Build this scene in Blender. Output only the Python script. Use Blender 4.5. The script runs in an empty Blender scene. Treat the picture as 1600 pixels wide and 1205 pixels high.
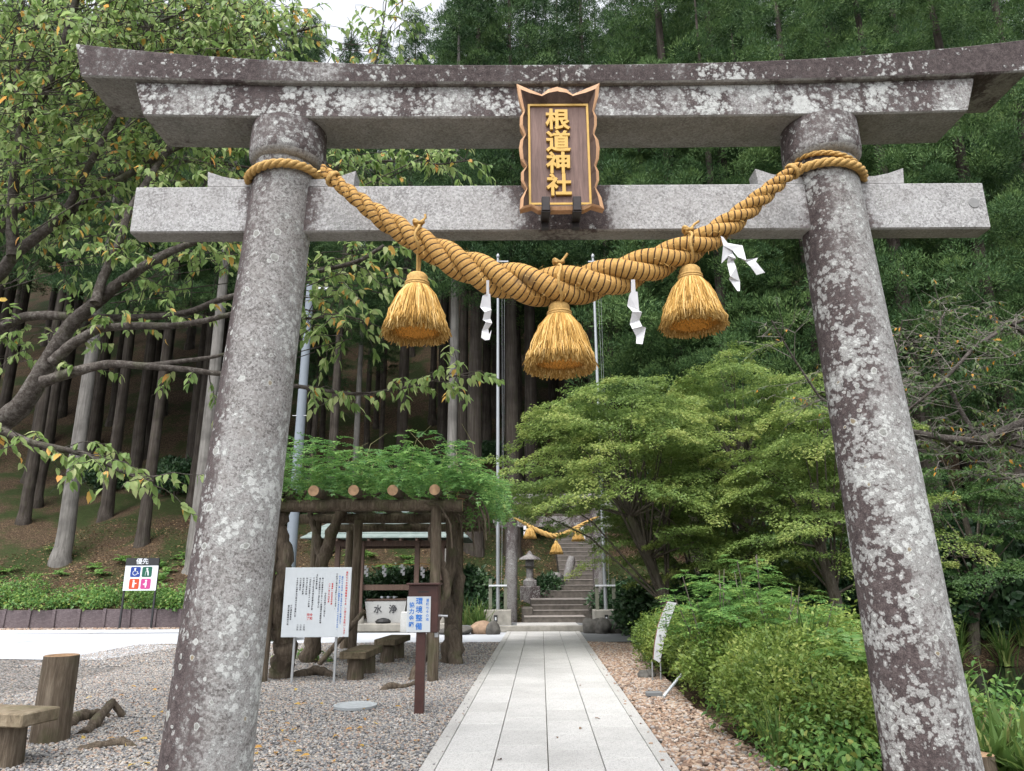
import bpy, bmesh, math, random
import numpy as np
from mathutils import Vector, Matrix

R = math.radians
SC = bpy.context.scene
COL = SC.collection

# ------------------------------------------------------------------ camera
F, CX, CY = 1120.0, 800.0, 602.5          # focal length and centre in photo pixels (1600 x 1205)
PITCH, ROLL, EYE = R(15.0), R(0.3), 1.6
cd = bpy.data.cameras.new('camera'); cam = bpy.data.objects.new('camera', cd); COL.objects.link(cam)
cd.sensor_fit = 'HORIZONTAL'; cd.sensor_width = 36.0; cd.lens = F / 1600 * 36.0
cd.clip_start = 0.05; cd.clip_end = 2000
_r = Vector((1, 0, 0)); _u = Vector((0, -math.sin(PITCH), math.cos(PITCH))); _b = Vector((0, -math.cos(PITCH), -math.sin(PITCH)))
_r2 = _r * math.cos(ROLL) - _u * math.sin(ROLL); _u2 = _r * math.sin(ROLL) + _u * math.cos(ROLL)
_m = Matrix((_r2, _u2, _b)).transposed().to_4x4(); _m.translation = (0, 0, EYE)
cam.matrix_world = _m
SC.camera = cam

# ------------------------------------------------------------------ sky, sun, exposure
SUN_EL, SUN_AZ = R(63), R(200)            # overcast: a broad soft brightness high behind the camera
w = bpy.data.worlds.new('World'); SC.world = w; w.use_nodes = True
nt = w.node_tree; nt.nodes.clear()
sky = nt.nodes.new('ShaderNodeTexSky'); sky.sky_type = 'NISHITA'; sky.sun_disc = False
sky.sun_elevation = SUN_EL; sky.sun_rotation = SUN_AZ; sky.air_density = 1.0; sky.dust_density = 3.0; sky.ozone_density = 1.0
hs = nt.nodes.new('ShaderNodeHueSaturation'); hs.inputs['Saturation'].default_value = 0.18; hs.inputs['Value'].default_value = 1.4
bg = nt.nodes.new('ShaderNodeBackground'); bg.inputs['Strength'].default_value = 0.15
wo = nt.nodes.new('ShaderNodeOutputWorld')
nt.links.new(sky.outputs[0], hs.inputs['Color']); nt.links.new(hs.outputs[0], bg.inputs['Color']); nt.links.new(bg.outputs[0], wo.inputs['Surface'])
sl = bpy.data.lights.new('sun', 'SUN'); sl.energy = 1.2; sl.angle = R(35); sl.color = (1.0, 0.975, 0.94)
so = bpy.data.objects.new('sun', sl); COL.objects.link(so)
# light travels away from the sun's place in the sky
_sd = Vector((math.sin(SUN_AZ) * math.cos(SUN_EL), math.cos(SUN_AZ) * math.cos(SUN_EL), math.sin(SUN_EL)))
so.rotation_euler = (-_sd).to_track_quat('-Z', 'Y').to_euler()
SC.view_settings.view_transform = 'Standard'; SC.view_settings.look = 'None'
SC.view_settings.exposure = 1.08; SC.view_settings.gamma = 1.0; SC.view_settings.use_curve_mapping = False
SC.render.engine = 'CYCLES'
SC.cycles.max_bounces = 6; SC.cycles.diffuse_bounces = 3; SC.cycles.glossy_bounces = 2; SC.cycles.transmission_bounces = 3
SC.cycles.transparent_max_bounces = 4; SC.cycles.use_denoising = True
SC.cycles.caustics_reflective = False; SC.cycles.caustics_refractive = False

# ------------------------------------------------------------------ layout helpers
def ray(px, py):
    u, v = px - CX, py - CY
    c, s = math.cos(ROLL), math.sin(ROLL)
    u0, v0 = u * c - v * s, u * s + v * c
    return u0, F * math.cos(PITCH) + v0 * math.sin(PITCH), F * math.sin(PITCH) - v0 * math.cos(PITCH)
def P(px, py, Y):
    a, b, c = ray(px, py); t = Y / b
    return Vector((a * t, Y, EYE + c * t))
def G(px, py, z=0.0):
    a, b, c = ray(px, py); t = (z - EYE) / c
    return Vector((a * t, b * t, z))
def lerp(a, b, t): return a + (b - a) * t
def sstep(a, b, x):
    t = np.clip((x - a) / (b - a), 0, 1); return t * t * (3 - 2 * t)

def terrain(x, y):
    x = np.asarray(x, float); y = np.asarray(y, float)
    y0 = np.interp(x, [-80, -7.2, -6.2, -2, 4, 8, 13, 80], [25.75, 25.75, 25.75, 24.6, 24.4, 22.5, 21.0, 19.0])
    d = np.maximum(0, y - y0)
    step = 0.55 * sstep(0.0, 0.12, d) * (1 - sstep(-7.5, -4.5, x))
    h = step + 0.25 * np.minimum(d, 6) + 0.48 * np.clip(d - 6, 0, 12) + 0.78 * np.clip(d - 18, 0, 50) + 0.4 * np.maximum(d - 68, 0)
    h = h + sstep(1.5, 8, d) * (0.22 * np.sin(x * 0.55 + y * 0.3) + 0.16 * np.sin(x * 1.3 - y * 0.8))
    xs_ = np.interp(y, [24, 25.2, 28, 30.2, 40], [1.4, 1.63, 2.2, 2.84, 2.84])
    h = h - .5 * np.exp(-((x - xs_) / 1.35) ** 4) * sstep(24.8, 27.5, y) * (1 - sstep(36, 38, y))
    pond = sstep(6.3, 8.6, x) * sstep(9.0, 11.0, y) * (1 - sstep(18.0, 20.5, y))
    return h - 1.3 * pond - 0.02
def TZ(x, y): return float(terrain(x, y))
def on_hill(px, py, y1=24.0, y2=110.0):
    a, b, c = ray(px, py)
    y = y1
    while y < y2:
        t = y / b
        if EYE + c * t <= TZ(a * t, y): break
        y += 0.05
    return Vector((a * y / b, y, TZ(a * y / b, y)))

# ------------------------------------------------------------------ scene helpers
def tag(o, label, cat, group=None):
    o['label'] = label; o['category'] = cat
    if group: o['group'] = group
    return o
def thing(name, label, cat, loc=(0, 0, 0), rotz=0.0, group=None):
    o = bpy.data.objects.new(name, None); o.empty_display_size = 0.2; COL.objects.link(o)
    o.location = loc; o.rotation_euler = (0, 0, rotz)
    return tag(o, label, cat, group)
def link(name, me, mat=None, parent=None, loc=None):
    if mat is not None and not me.materials: me.materials.append(mat)
    o = bpy.data.objects.new(name, me); COL.objects.link(o)
    if parent is not None: o.parent = parent
    if loc is not None: o.location = loc
    return o
def struct(name, me, mat, kind='structure'):
    o = link(name, me, mat); o['kind'] = kind; return o
def dup(root, loc=None, rotz=None, scale=None, label=None):
    r = root.copy(); COL.objects.link(r)
    if loc is not None: r.location = loc
    if rotz is not None: r.rotation_euler = (0, 0, rotz)
    if scale is not None: r.scale = scale if hasattr(scale, '__len__') else (scale,) * 3
    if label: r['label'] = label
    for ch in list(root.children):
        c = ch.copy(); COL.objects.link(c); c.parent = r
        for g in list(ch.children):
            d = g.copy(); COL.objects.link(d); d.parent = c
    return r

class MB:
    """collects faces for one mesh"""
    def __init__(s): s.v = []; s.f = []; s.uv = []; s.smooth = []
    def add(s, vs, fs, uvs=None, smooth=False):
        o = len(s.v); s.v.extend([tuple(p) for p in vs])
        for i, f in enumerate(fs):
            s.f.append(tuple(o + k for k in f)); s.smooth.append(smooth)
            s.uv.extend(uvs[i] if uvs else [(0, 0)] * len(f))
        return s
    def box(s, c, d, rot=None, bev=0.0):
        cx, cy, cz = c; x, y, z = d[0] / 2, d[1] / 2, d[2] / 2
        if bev <= 0:
            vs = [Vector((sx * x, sy * y, sz * z)) for sx in (-1, 1) for sy in (-1, 1) for sz in (-1, 1)]
            fs = [(0, 1, 3, 2), (4, 6, 7, 5), (0, 4, 5, 1), (2, 3, 7, 6), (0, 2, 6, 4), (1, 5, 7, 3)]
        else:
            bm = bmesh.new(); bmesh.ops.create_cube(bm, size=1.0)
            for v in bm.verts: v.co = Vector((v.co.x * d[0], v.co.y * d[1], v.co.z * d[2]))
            bmesh.ops.bevel(bm, geom=bm.edges[:], offset=bev, segments=1, affect='EDGES')
            bm.verts.ensure_lookup_table()
            vs = [v.co.copy() for v in bm.verts]; fs = [tuple(v.index for v in f.verts) for f in bm.faces]; bm.free()
        M = rot.to_matrix() if hasattr(rot, 'to_matrix') else rot
        if M is not None: vs = [M @ v for v in vs]
        return s.add([v + Vector(c) for v in vs], fs)
    def prism(s, poly, y0, y1):
        """polygon in x,z extruded from y0 (front) to y1"""
        n = len(poly)
        vs = [(p[0], y0, p[1]) for p in poly] + [(p[0], y1, p[1]) for p in poly]
        a = sum(poly[i][0] * poly[(i + 1) % n][1] - poly[(i + 1) % n][0] * poly[i][1] for i in range(n))
        idx = list(range(n)) if a > 0 else list(range(n))[::-1]
        fs = [tuple(idx), tuple(i + n for i in idx[::-1])]
        for k in range(n):
            i, j = idx[k], idx[(k + 1) % n]; fs.append((j, i, i + n, j + n))
        return s.add(vs, fs)
    def tube(s, pts, rad, n=8, cap=True, twist=0.0, jitter=0.0, seed=0, closed=False):
        pts = [Vector(p) for p in pts]; m = len(pts)
        if not hasattr(rad, '__len__'): rad = [rad] * m
        rnd = random.Random(seed); L = 0.0; rings = []; us = []
        up = None
        for i in range(m):
            if closed: t = (pts[(i + 1) % m] - pts[i - 1])
            else: t = pts[min(i + 1, m - 1)] - pts[max(i - 1, 0)]
            t = t.normalized() if t.length > 1e-9 else Vector((0, 0, 1))
            if up is None: up = Vector((0, 0, 1)) if abs(t.z) < 0.9 else Vector((1, 0, 0))
            a = up - t * up.dot(t)
            a = a.normalized() if a.length > 1e-6 else t.orthogonal().normalized()
            b = t.cross(a); up = a
            if i: L += (pts[i] - pts[i - 1]).length
            us.append(L); ring = []
            for k in range(n):
                an = 2 * math.pi * k / n + twist * i; rr = rad[i] * (1 + jitter * (rnd.random() * 2 - 1))
                ring.append(pts[i] + a * math.cos(an) * rr + b * math.sin(an) * rr)
            rings.append(ring)
        vs = [p for r in rings for p in r]; fs = []; uvs = []
        for i in range(m if closed else m - 1):
            j = (i + 1) % m
            u2 = us[j] if j else L + (pts[0] - pts[-1]).length
            for k in range(n):
                q = (k + 1) % n
                fs.append((i * n + k, i * n + q, j * n + q, j * n + k))
                uvs.append([(us[i], k / n), (us[i], (k + 1) / n), (u2, (k + 1) / n), (u2, k / n)])
        s.add(vs, fs, uvs, True)
        if cap and not closed:
            s.add(rings[0], [tuple(range(n))[::-1]]); s.add(rings[-1], [tuple(range(n))])
        return s
    def lathe(s, prof, c=(0, 0, 0), n=24, smooth=True, cap=True):
        vs = []; fs = []; m = len(prof)
        for r, z in prof:
            for k in range(n):
                a = 2 * math.pi * k / n; vs.append((c[0] + r * math.cos(a), c[1] + r * math.sin(a), c[2] + z))
        uvs = []
        for i in range(m - 1):
            for k in range(n):
                q = (k + 1) % n; fs.append((i * n + k, i * n + q, (i + 1) * n + q, (i + 1) * n + k))
                uvs.append([(prof[i][1], k / n), (prof[i][1], (k + 1) / n), (prof[i + 1][1], (k + 1) / n), (prof[i + 1][1], k / n)])
        s.add(vs, fs, uvs, smooth)
        if cap:
            s.add(vs[:n], [tuple(range(n))[::-1]]); s.add(vs[-n:], [tuple(range(n))])
        return s
    def mesh(s, name):
        me = bpy.data.meshes.new(name); me.from_pydata(s.v, [], s.f)
        me.polygons.foreach_set('use_smooth', s.smooth)
        uvl = me.uv_layers.new(name='UVMap'); uvl.data.foreach_set('uv', [c for p in s.uv for c in p])
        me.update(); return me
    def build(s, name, mat, parent=None, loc=None): return link(name, s.mesh(name), mat, parent, loc)

def np_mesh(name, V, faces, rnd=None, smooth=False):
    """V (n,3); faces list of (m,k) index arrays"""
    me = bpy.data.meshes.new(name)
    me.vertices.add(len(V)); me.vertices.foreach_set('co', np.asarray(V, np.float32).ravel())
    lv = np.concatenate([f.ravel() for f in faces]).astype(np.int32)
    tot = np.concatenate([np.full(len(f), f.shape[1]) for f in faces]).astype(np.int32)
    st = np.concatenate([[0], np.cumsum(tot)[:-1]]).astype(np.int32)
    me.loops.add(len(lv)); me.loops.foreach_set('vertex_index', lv)
    me.polygons.add(len(tot)); me.polygons.foreach_set('loop_start', st)
    if smooth: me.polygons.foreach_set('use_smooth', np.ones(len(tot), bool))
    if rnd is not None:
        a = me.attributes.new('rnd', 'FLOAT', 'POINT'); a.data.foreach_set('value', np.asarray(rnd, np.float32))
    me.update(calc_edges=True)
    return me

DIAMOND = (np.array([(0, 0, 0), (.42, .5, .12), (1, 0, 0), (.42, -.5, .12)]), [(0, 1, 2), (0, 2, 3)])
OVATE = (np.array([(0, 0, 0), (.22, .42, .10), (.6, .40, .10), (1, 0, -.10), (.6, -.40, .10), (.22, -.42, .10), (.5, 0, 0)]),
         [(0, 1, 6), (1, 2, 6), (2, 3, 6), (3, 4, 6), (4, 5, 6), (5, 0, 6)])
BLADE = (np.array([(0, .35, 0), (0, -.35, 0), (.5, -.5, .0), (.5, .5, .0), (.8, -.3, 0), (.8, .3, 0), (1, 0, 0)]),
         [(0, 1, 2), (0, 2, 3), (3, 2, 4), (3, 4, 5), (5, 4, 6)])
LEAF5 = (np.array([(0, 0, 0), (.35, .55, .05), (.45, .2, 0), (1, 0, -.05), (.45, -.2, 0), (.35, -.55, .05)]),
         [(0, 1, 2), (0, 2, 4), (2, 3, 4), (0, 4, 5)])

def unit(a): return a / np.maximum(np.linalg.norm(a, axis=-1, keepdims=True), 1e-9)
class Leaves:
    def __init__(s): s.b = []; s.d = []; s.n = []; s.L = []; s.W = []; s.r = []
    def add(s, b, d, n, L, W, r):
        k = len(b); s.b.append(np.asarray(b, float)); s.d.append(np.asarray(d, float)); s.n.append(np.asarray(n, float))
        for lst, v in ((s.L, L), (s.W, W), (s.r, r)): lst.append(np.broadcast_to(np.asarray(v, float), (k,)).copy())
    def cat(s):
        s.b = [np.concatenate(s.b)]; s.d = [np.concatenate(s.d)]; s.n = [np.concatenate(s.n)]
        s.L = [np.concatenate(s.L)]; s.W = [np.concatenate(s.W)]; s.r = [np.concatenate(s.r)]
        return s.b[0], s.d[0], s.n[0], s.L[0], s.W[0], s.r[0]
    def mesh(s, name, prof=DIAMOND, droop=0.0, sel=None):
        b, d, n, L, W, r = s.cat()
        if sel is not None: b, d, n, L, W, r = (q[sel] for q in (b, d, n, L, W, r))
        d = unit(d); side = unit(np.cross(n, d)); nn = np.cross(d, side)
        pts, tris = prof; k = len(pts)
        V = (b[:, None] + d[:, None] * (pts[None, :, 0:1] * L[:, None, None]) + side[:, None] * (pts[None, :, 1:2] * W[:, None, None])
             + nn[:, None] * (pts[None, :, 2:3] * W[:, None, None]) - nn[:, None] * (droop * pts[None, :, 0:1] ** 2 * L[:, None, None]))
        Fi = (np.arange(len(b))[:, None, None] * k + np.array(tris)[None]).reshape(-1, 3)
        return np_mesh(name, V.reshape(-1, 3), [Fi], np.repeat(r, k))
RNG = np.random.default_rng(7)
def rdir(n, zlo=-1, zhi=1, rng=RNG):
    z = rng.uniform(zlo, zhi, n); a = rng.uniform(0, 2 * np.pi, n); q = np.sqrt(np.maximum(0, 1 - z * z))
    return np.stack([q * np.cos(a), q * np.sin(a), z], 1)

def text(name, body, size, mat, parent, loc, extrude=0.001, bold=0.0, bevel=0.0, align='CENTER', rot=None, line=1.14, sx=1.0):
    c = bpy.data.curves.new(name, 'FONT'); c.body = body; c.size = size; c.extrude = extrude; c.offset = bold; c.bevel_depth = bevel
    c.align_x = align; c.align_y = 'CENTER'; c.space_line = line; c.resolution_u = 3; c.fill_mode = 'BOTH'
    t = bpy.data.objects.new(name + '_curve', c); COL.objects.link(t)
    bpy.context.view_layer.update()
    me = bpy.data.meshes.new_from_object(t.evaluated_get(bpy.context.evaluated_depsgraph_get()))
    bpy.data.objects.remove(t); bpy.data.curves.remove(c)
    me.transform(Matrix.Rotation(R(90), 4, 'X') @ Matrix.Diagonal((sx, 1, 1, 1)))
    me.name = name; me.materials.clear()
    o = link(name, me, mat, parent); o.location = loc
    return o

# ------------------------------------------------------------------ material helpers
class Mat:
    def __init__(s, name):
        s.m = bpy.data.materials.new(name); s.m.use_nodes = True; s.t = s.m.node_tree; s.t.nodes.clear()
        s.out = s.t.nodes.new('ShaderNodeOutputMaterial'); s._co = None
    def n(s, typ, props=None, **ins):
        nd = s.t.nodes.new(typ)
        for k, v in (props or {}).items(): setattr(nd, k, v)
        for k, v in ins.items():
            sock = nd.inputs[int(k[1:])] if k[0] == 'i' and k[1:].isdigit() else nd.inputs[k.replace('_', ' ')]
            s.set(sock, v)
        return nd
    def set(s, sock, v):
        if isinstance(v, bpy.types.NodeSocket): s.t.links.new(v, sock)
        else:
            if hasattr(sock, 'default_value') and hasattr(sock.default_value, '__len__') and len(sock.default_value) == 4 and hasattr(v, '__len__') and len(v) == 3: v = (*v, 1)
            sock.default_value = v
    def co(s):
        if s._co is None: s._co = s.n('ShaderNodeTexCoord').outputs['Object']
        return s._co
    def scale(s, v, k): return s.n('ShaderNodeMapping', None, Vector=v, Scale=k).outputs[0]
    def noise(s, sc, det=4, ro=.55, vec=None, dist=0.0):
        return s.n('ShaderNodeTexNoise', None, Vector=vec or s.co(), Scale=sc, Detail=det, Roughness=ro, Distortion=dist).outputs['Fac']
    def vor(s, sc, vec=None, feat='F1', out='Distance', rnd=1.0):
        return s.n('ShaderNodeTexVoronoi', {'feature': feat}, Vector=vec or s.co(), Scale=sc, Randomness=rnd).outputs[out]
    def math(s, op, a, b=0.0, c=0.0, clamp=False):
        return s.n('ShaderNodeMath', {'operation': op, 'use_clamp': clamp}, i0=a, i1=b, i2=c).outputs[0]
    def ramp(s, fac, stops, interp='LINEAR'):
        nd = s.n('ShaderNodeValToRGB', None, Fac=fac); e = nd.color_ramp.elements; nd.color_ramp.interpolation = interp
        while len(e) < len(stops): e.new(0.5)
        for el, (p, c) in zip(e, stops):
            el.position = p; el.color = (c, c, c, 1) if not hasattr(c, '__len__') else (*c, 1)
        return nd.outputs[0]
    def step(s, fac, lo, hi): return s.n('ShaderNodeMapRange', {'interpolation_type': 'SMOOTHSTEP'}, Value=fac, From_Min=lo, From_Max=hi).outputs[0]
    def mix(s, fac, a, b, mode='MIX'):
        nd = s.n('ShaderNodeMix', {'data_type': 'RGBA', 'blend_type': mode})
        s.set(nd.inputs[0], fac); s.set(nd.inputs[6], a); s.set(nd.inputs[7], b); return nd.outputs[2]
    def xyz(s, v=None): return s.n('ShaderNodeSeparateXYZ', None, Vector=v or s.co()).outputs
    def bump(s, h, strength=.3, dist=.01): return s.n('ShaderNodeBump', None, Height=h, Strength=strength, Distance=dist).outputs[0]
    def attr(s, name='rnd'): return s.n('ShaderNodeAttribute', {'attribute_name': name}).outputs['Fac']
    def objrnd(s): return s.n('ShaderNodeObjectInfo').outputs['Random']
    def uv(s): return s.n('ShaderNodeTexCoord').outputs['UV']
    def done(s, color, rough=.8, normal=None, metal=0.0, spec=.4):
        b = s.n('ShaderNodeBsdfPrincipled', None, Base_Color=color, Roughness=rough, Metallic=metal)
        b.inputs['Specular IOR Level'].default_value = spec
        if normal is not None: s.t.links.new(normal, b.inputs['Normal'])
        s.t.links.new(b.outputs[0], s.out.inputs['Surface']); return s.m
    def leaf(s, color, trans=.35, rough=.5, spec=.3):
        b = s.n('ShaderNodeBsdfPrincipled', None, Base_Color=color, Roughness=rough); b.inputs['Specular IOR Level'].default_value = spec
        t = s.n('ShaderNodeBsdfTranslucent', None, Color=color)
        mx = s.n('ShaderNodeMixShader', None, i0=trans, i1=b.outputs[0], i2=t.outputs[0])
        s.t.links.new(mx.outputs[0], s.out.inputs['Surface']); return s.m

def plain(name, col, rough=.7, var=.12, sc=20, metal=0.0, bump=0.0, spec=.4):
    m = Mat(name); f = m.noise(sc, 5, .6)
    c = m.ramp(f, [(.25, [q * (1 - var) for q in col]), (.75, [min(1, q * (1 + var)) for q in col])])
    return m.done(c, rough, m.bump(f, bump, .01) if bump else None, metal, spec)
def leafmat(name, stops, trans=.35, rough=.5, spec=.3):
    m = Mat(name); return m.leaf(m.ramp(m.attr(), stops), trans, rough, spec)
def bark(name, a, b, c, sc=1.0, vz=.12, moss=0.0, strength=.8):
    m = Mat(name); v = m.scale(m.co(), (1, 1, vz))
    f = m.noise(14 * sc, 6, .65, v, .4); g = m.noise(45 * sc, 4, .6, v); h = m.noise(1.3, 3, .5)
    col = m.ramp(m.math('ADD', m.math('MULTIPLY', f, .7), m.math('MULTIPLY', g, .3)), [(.30, a), (.48, b), (.68, c)])
    col = m.mix(m.step(h, .35, .7), col, m.mix(.5, col, [q * .6 for q in a]))
    if moss: col = m.mix(m.math('MULTIPLY', m.step(m.noise(3.1, 6, .6), .52, .66), moss), col, (.075, .095, .035))
    return m.done(col, .9, m.bump(m.math('ADD', f, m.math('MULTIPLY', g, .4)), strength, .03), spec=.15)

# ================================================================== materials of the setting
def stone(name, dark=0.0, white=0.0, ring=.5, sidex=0.0, lean=0.0, stretch=.4, clean=0.0, foot=0.0, pepper=.0, stains=(), tint=0.0, wx=0.0, grey=.07, lift=0.0):
    m = Mat(name); x, y, z = m.xyz()
    if lean: x = m.math('SUBTRACT', x, m.math('MULTIPLY', z, lean))
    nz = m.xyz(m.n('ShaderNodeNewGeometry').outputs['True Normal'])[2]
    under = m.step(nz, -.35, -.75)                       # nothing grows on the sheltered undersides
    speck = m.noise(120, 3, .7); sp2 = m.vor(75, out='Color'); mid = m.noise(26, 5, .65); big = m.noise(1.7, 7, .64, m.scale(m.co(), (1, 1, stretch)), .3)
    g = m.math('ADD', m.math('MULTIPLY', speck, .6), m.math('MULTIPLY', m.xyz(sp2)[0], .4))
    base = m.ramp(g, [(.22, (.085, .082, .080)), (.36, (.215, .21, .206)), (.55, (.315, .31, .306)), (.78, (.43, .428, .425))])
    base = m.mix(m.math('MULTIPLY', m.step(m.noise(4.5, 6, .65), .42, .68), .35), base, (.155, .14, .125))
    if lift: base = m.mix(lift, base, (.52, .525, .54))
    if tint: base = m.mix(tint, base, (.115, .10, .092))
    if pepper: base = m.mix(m.math('MULTIPLY', m.step(m.math('ADD', m.math('MULTIPLY', m.noise(55, 5, .75), .75), m.math('MULTIPLY', m.noise(7, 4, .6), .25)), .50, .58), pepper), base, (.055, .048, .046))
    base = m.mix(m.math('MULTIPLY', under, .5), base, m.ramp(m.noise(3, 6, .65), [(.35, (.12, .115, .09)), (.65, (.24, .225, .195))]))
    d = m.math('ADD', m.math('MULTIPLY', big, .62), m.math('ADD', m.math('MULTIPLY', mid, .26), m.math('MULTIPLY', speck, .12)))
    d = m.math('ADD', d, dark)
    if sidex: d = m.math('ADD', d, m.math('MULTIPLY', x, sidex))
    for c_, w_, k_ in stains: d = m.math('ADD', d, m.math('MULTIPLY', m.step(m.math('ABSOLUTE', m.math('SUBTRACT', m.math('ABSOLUTE', x), c_)), w_, w_ * .15), k_))
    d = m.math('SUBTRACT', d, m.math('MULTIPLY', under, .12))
    dm = m.step(d, .49, .575)
    dcol = m.ramp(m.math('ADD', m.math('MULTIPLY', mid, .5), m.math('MULTIPLY', speck, .5)), [(.34, (.020, .016, .016)), (.5, (.064, .050, .050)), (.68, (.140, .116, .112))])
    col = m.mix(m.math('MULTIPLY', dm, 1 - clean), base, dcol)
    # crusty pale lichen
    wob = m.n('ShaderNodeMix', {'data_type': 'VECTOR'}); m.set(wob.inputs[0], .035)
    m.set(wob.inputs[4], m.co()); m.set(wob.inputs[5], m.n('ShaderNodeTexNoise', None, Vector=m.co(), Scale=22.0, Detail=3).outputs['Color'])
    wv = wob.outputs[1]
    cells = m.math('SUBTRACT', .62, m.vor(19, wv)); cells2 = m.math('SUBTRACT', .62, m.vor(46, wv))
    wl = m.math('ADD', m.math('MULTIPLY', m.noise(2.6, 6, .62, None, .2), .72), m.math('ADD', m.math('MULTIPLY', cells, .24), m.math('ADD', m.math('MULTIPLY', cells2, .16), m.math('MULTIPLY', speck, .06))))
    wl = m.math('ADD', wl, white - .015)
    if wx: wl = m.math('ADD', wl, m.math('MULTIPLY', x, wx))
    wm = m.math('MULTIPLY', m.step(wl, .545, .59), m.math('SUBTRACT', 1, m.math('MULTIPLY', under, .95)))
    wcol = m.ramp(m.math('ADD', m.math('MULTIPLY', speck, .5), m.math('MULTIPLY', mid, .5)), [(.30, (.15, .15, .145)), (.43, (.33, .335, .325)), (.62, (.49, .50, .49))])
    gm = m.math('MULTIPLY', m.step(m.math('ADD', wl, m.math('MULTIPLY', m.math('SUBTRACT', m.noise(75, 4, .7), .5), .10)), .545 - grey, .60 - grey), m.math('SUBTRACT', 1, m.math('MULTIPLY', under, .9)))
    gcol = m.ramp(m.math('ADD', m.math('MULTIPLY', speck, .55), m.math('MULTIPLY', mid, .45)), [(.30, (.07, .066, .064)), (.44, (.20, .198, .192)), (.64, (.36, .36, .352))])
    col = m.mix(gm, col, gcol)
    col = m.mix(wm, col, wcol)
    # round lichen discs with a pale rim
    if ring:
        for sc_, of in ((7.5, 0.0), (13.0, 3.7)):
            vd = m.n('ShaderNodeTexVoronoi', None, Vector=m.n('ShaderNodeMapping', None, Vector=wv, Location=(of, of, of)).outputs[0], Scale=sc_); dist = vd.outputs['Distance']; cr = m.xyz(vd.outputs['Color'])
            rad = m.math('MULTIPLY', m.math('SUBTRACT', cr[0], 1 - ring), .42); df = m.math('SUBTRACT', rad, m.math('ADD', dist, m.math('MULTIPLY', m.math('SUBTRACT', mid, .5), .10)))
            ins = m.step(df, 0.0, .02); rim = m.math('SUBTRACT', ins, m.step(df, .03, .09))
            rc_ = m.mix(rim, m.mix(m.step(cr[1], .86, .88), m.ramp(mid, [(.3, (.15, .152, .14)), (.7, (.29, .295, .275))]), (.22, .18, .115)), (.42, .43, .415))
            col = m.mix(m.math('MULTIPLY', m.math('MULTIPLY', ins, m.math('SUBTRACT', 1, under)), .85), col, rc_)
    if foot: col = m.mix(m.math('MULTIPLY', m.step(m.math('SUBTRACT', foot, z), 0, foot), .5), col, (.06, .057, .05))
    h = m.math('ADD', m.math('MULTIPLY', speck, .5), m.math('ADD', m.math('MULTIPLY', mid, .5), m.math('MULTIPLY', wm, .35)))
    return m.done(col, .88, m.bump(h, .6, .012), spec=.25)

M = {}
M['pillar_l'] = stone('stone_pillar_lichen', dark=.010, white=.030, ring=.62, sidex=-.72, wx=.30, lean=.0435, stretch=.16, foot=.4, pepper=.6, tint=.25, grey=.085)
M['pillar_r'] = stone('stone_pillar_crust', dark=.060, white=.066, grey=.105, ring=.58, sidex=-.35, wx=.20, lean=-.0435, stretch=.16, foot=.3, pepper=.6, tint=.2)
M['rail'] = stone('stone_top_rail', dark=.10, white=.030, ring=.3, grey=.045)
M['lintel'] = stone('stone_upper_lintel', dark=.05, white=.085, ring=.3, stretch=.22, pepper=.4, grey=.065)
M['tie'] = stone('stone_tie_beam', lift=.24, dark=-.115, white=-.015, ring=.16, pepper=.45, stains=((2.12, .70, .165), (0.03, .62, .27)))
M['collar'] = stone('stone_collar', dark=.05, white=.03, ring=.35, stretch=.2, pepper=.5)
M['wedge'] = stone('stone_wedge', lift=.2, dark=-.12, white=-.05, ring=0, pepper=.2)
M['oldstone'] = stone('stone_old', dark=.03, white=-.02, ring=.3, tint=.4, pepper=.5)

def gravel_mat(name, stops, sc):
    m = Mat(name); v = m.vor(sc, out='Color'); d = m.vor(sc)
    c = m.ramp(m.xyz(v)[0], stops)
    c = m.mix(m.step(d, .35, .75), c, (.03, .028, .026))
    return m.done(c, .9, m.bump(m.math('SUBTRACT', 1, d), .8, .02), spec=.2)
GREYS = [(0, (.10, .10, .105)), (.3, (.19, .19, .195)), (.5, (.29, .285, .275)), (.68, (.38, .36, .33)), (.82, (.36, .29, .22)), (.92, (.30, .19, .14)), (1, (.55, .53, .50))]
BROWNS = [(0, (.12, .09, .075)), (.25, (.24, .15, .10)), (.5, (.36, .24, .16)), (.72, (.42, .33, .25)), (.88, (.30, .28, .27)), (1, (.55, .47, .40))]
M['gravel_sheet'] = gravel_mat('gravel_grey_far', GREYS, 34)
M['brown_sheet'] = gravel_mat('gravel_brown_far', BROWNS, 24)
def pebble_mat(name, stops):
    m = Mat(name); r = m.objrnd(); c = m.ramp(r, stops); f = m.noise(3, 4, .6)
    c = m.mix(m.math('MULTIPLY', f, .35), c, (.13, .12, .115)); return m.done(c, .8, spec=.3)
M['pebble'] = pebble_mat('pebble_grey', GREYS); M['pebble_brown'] = pebble_mat('pebble_brown', BROWNS)

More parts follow.
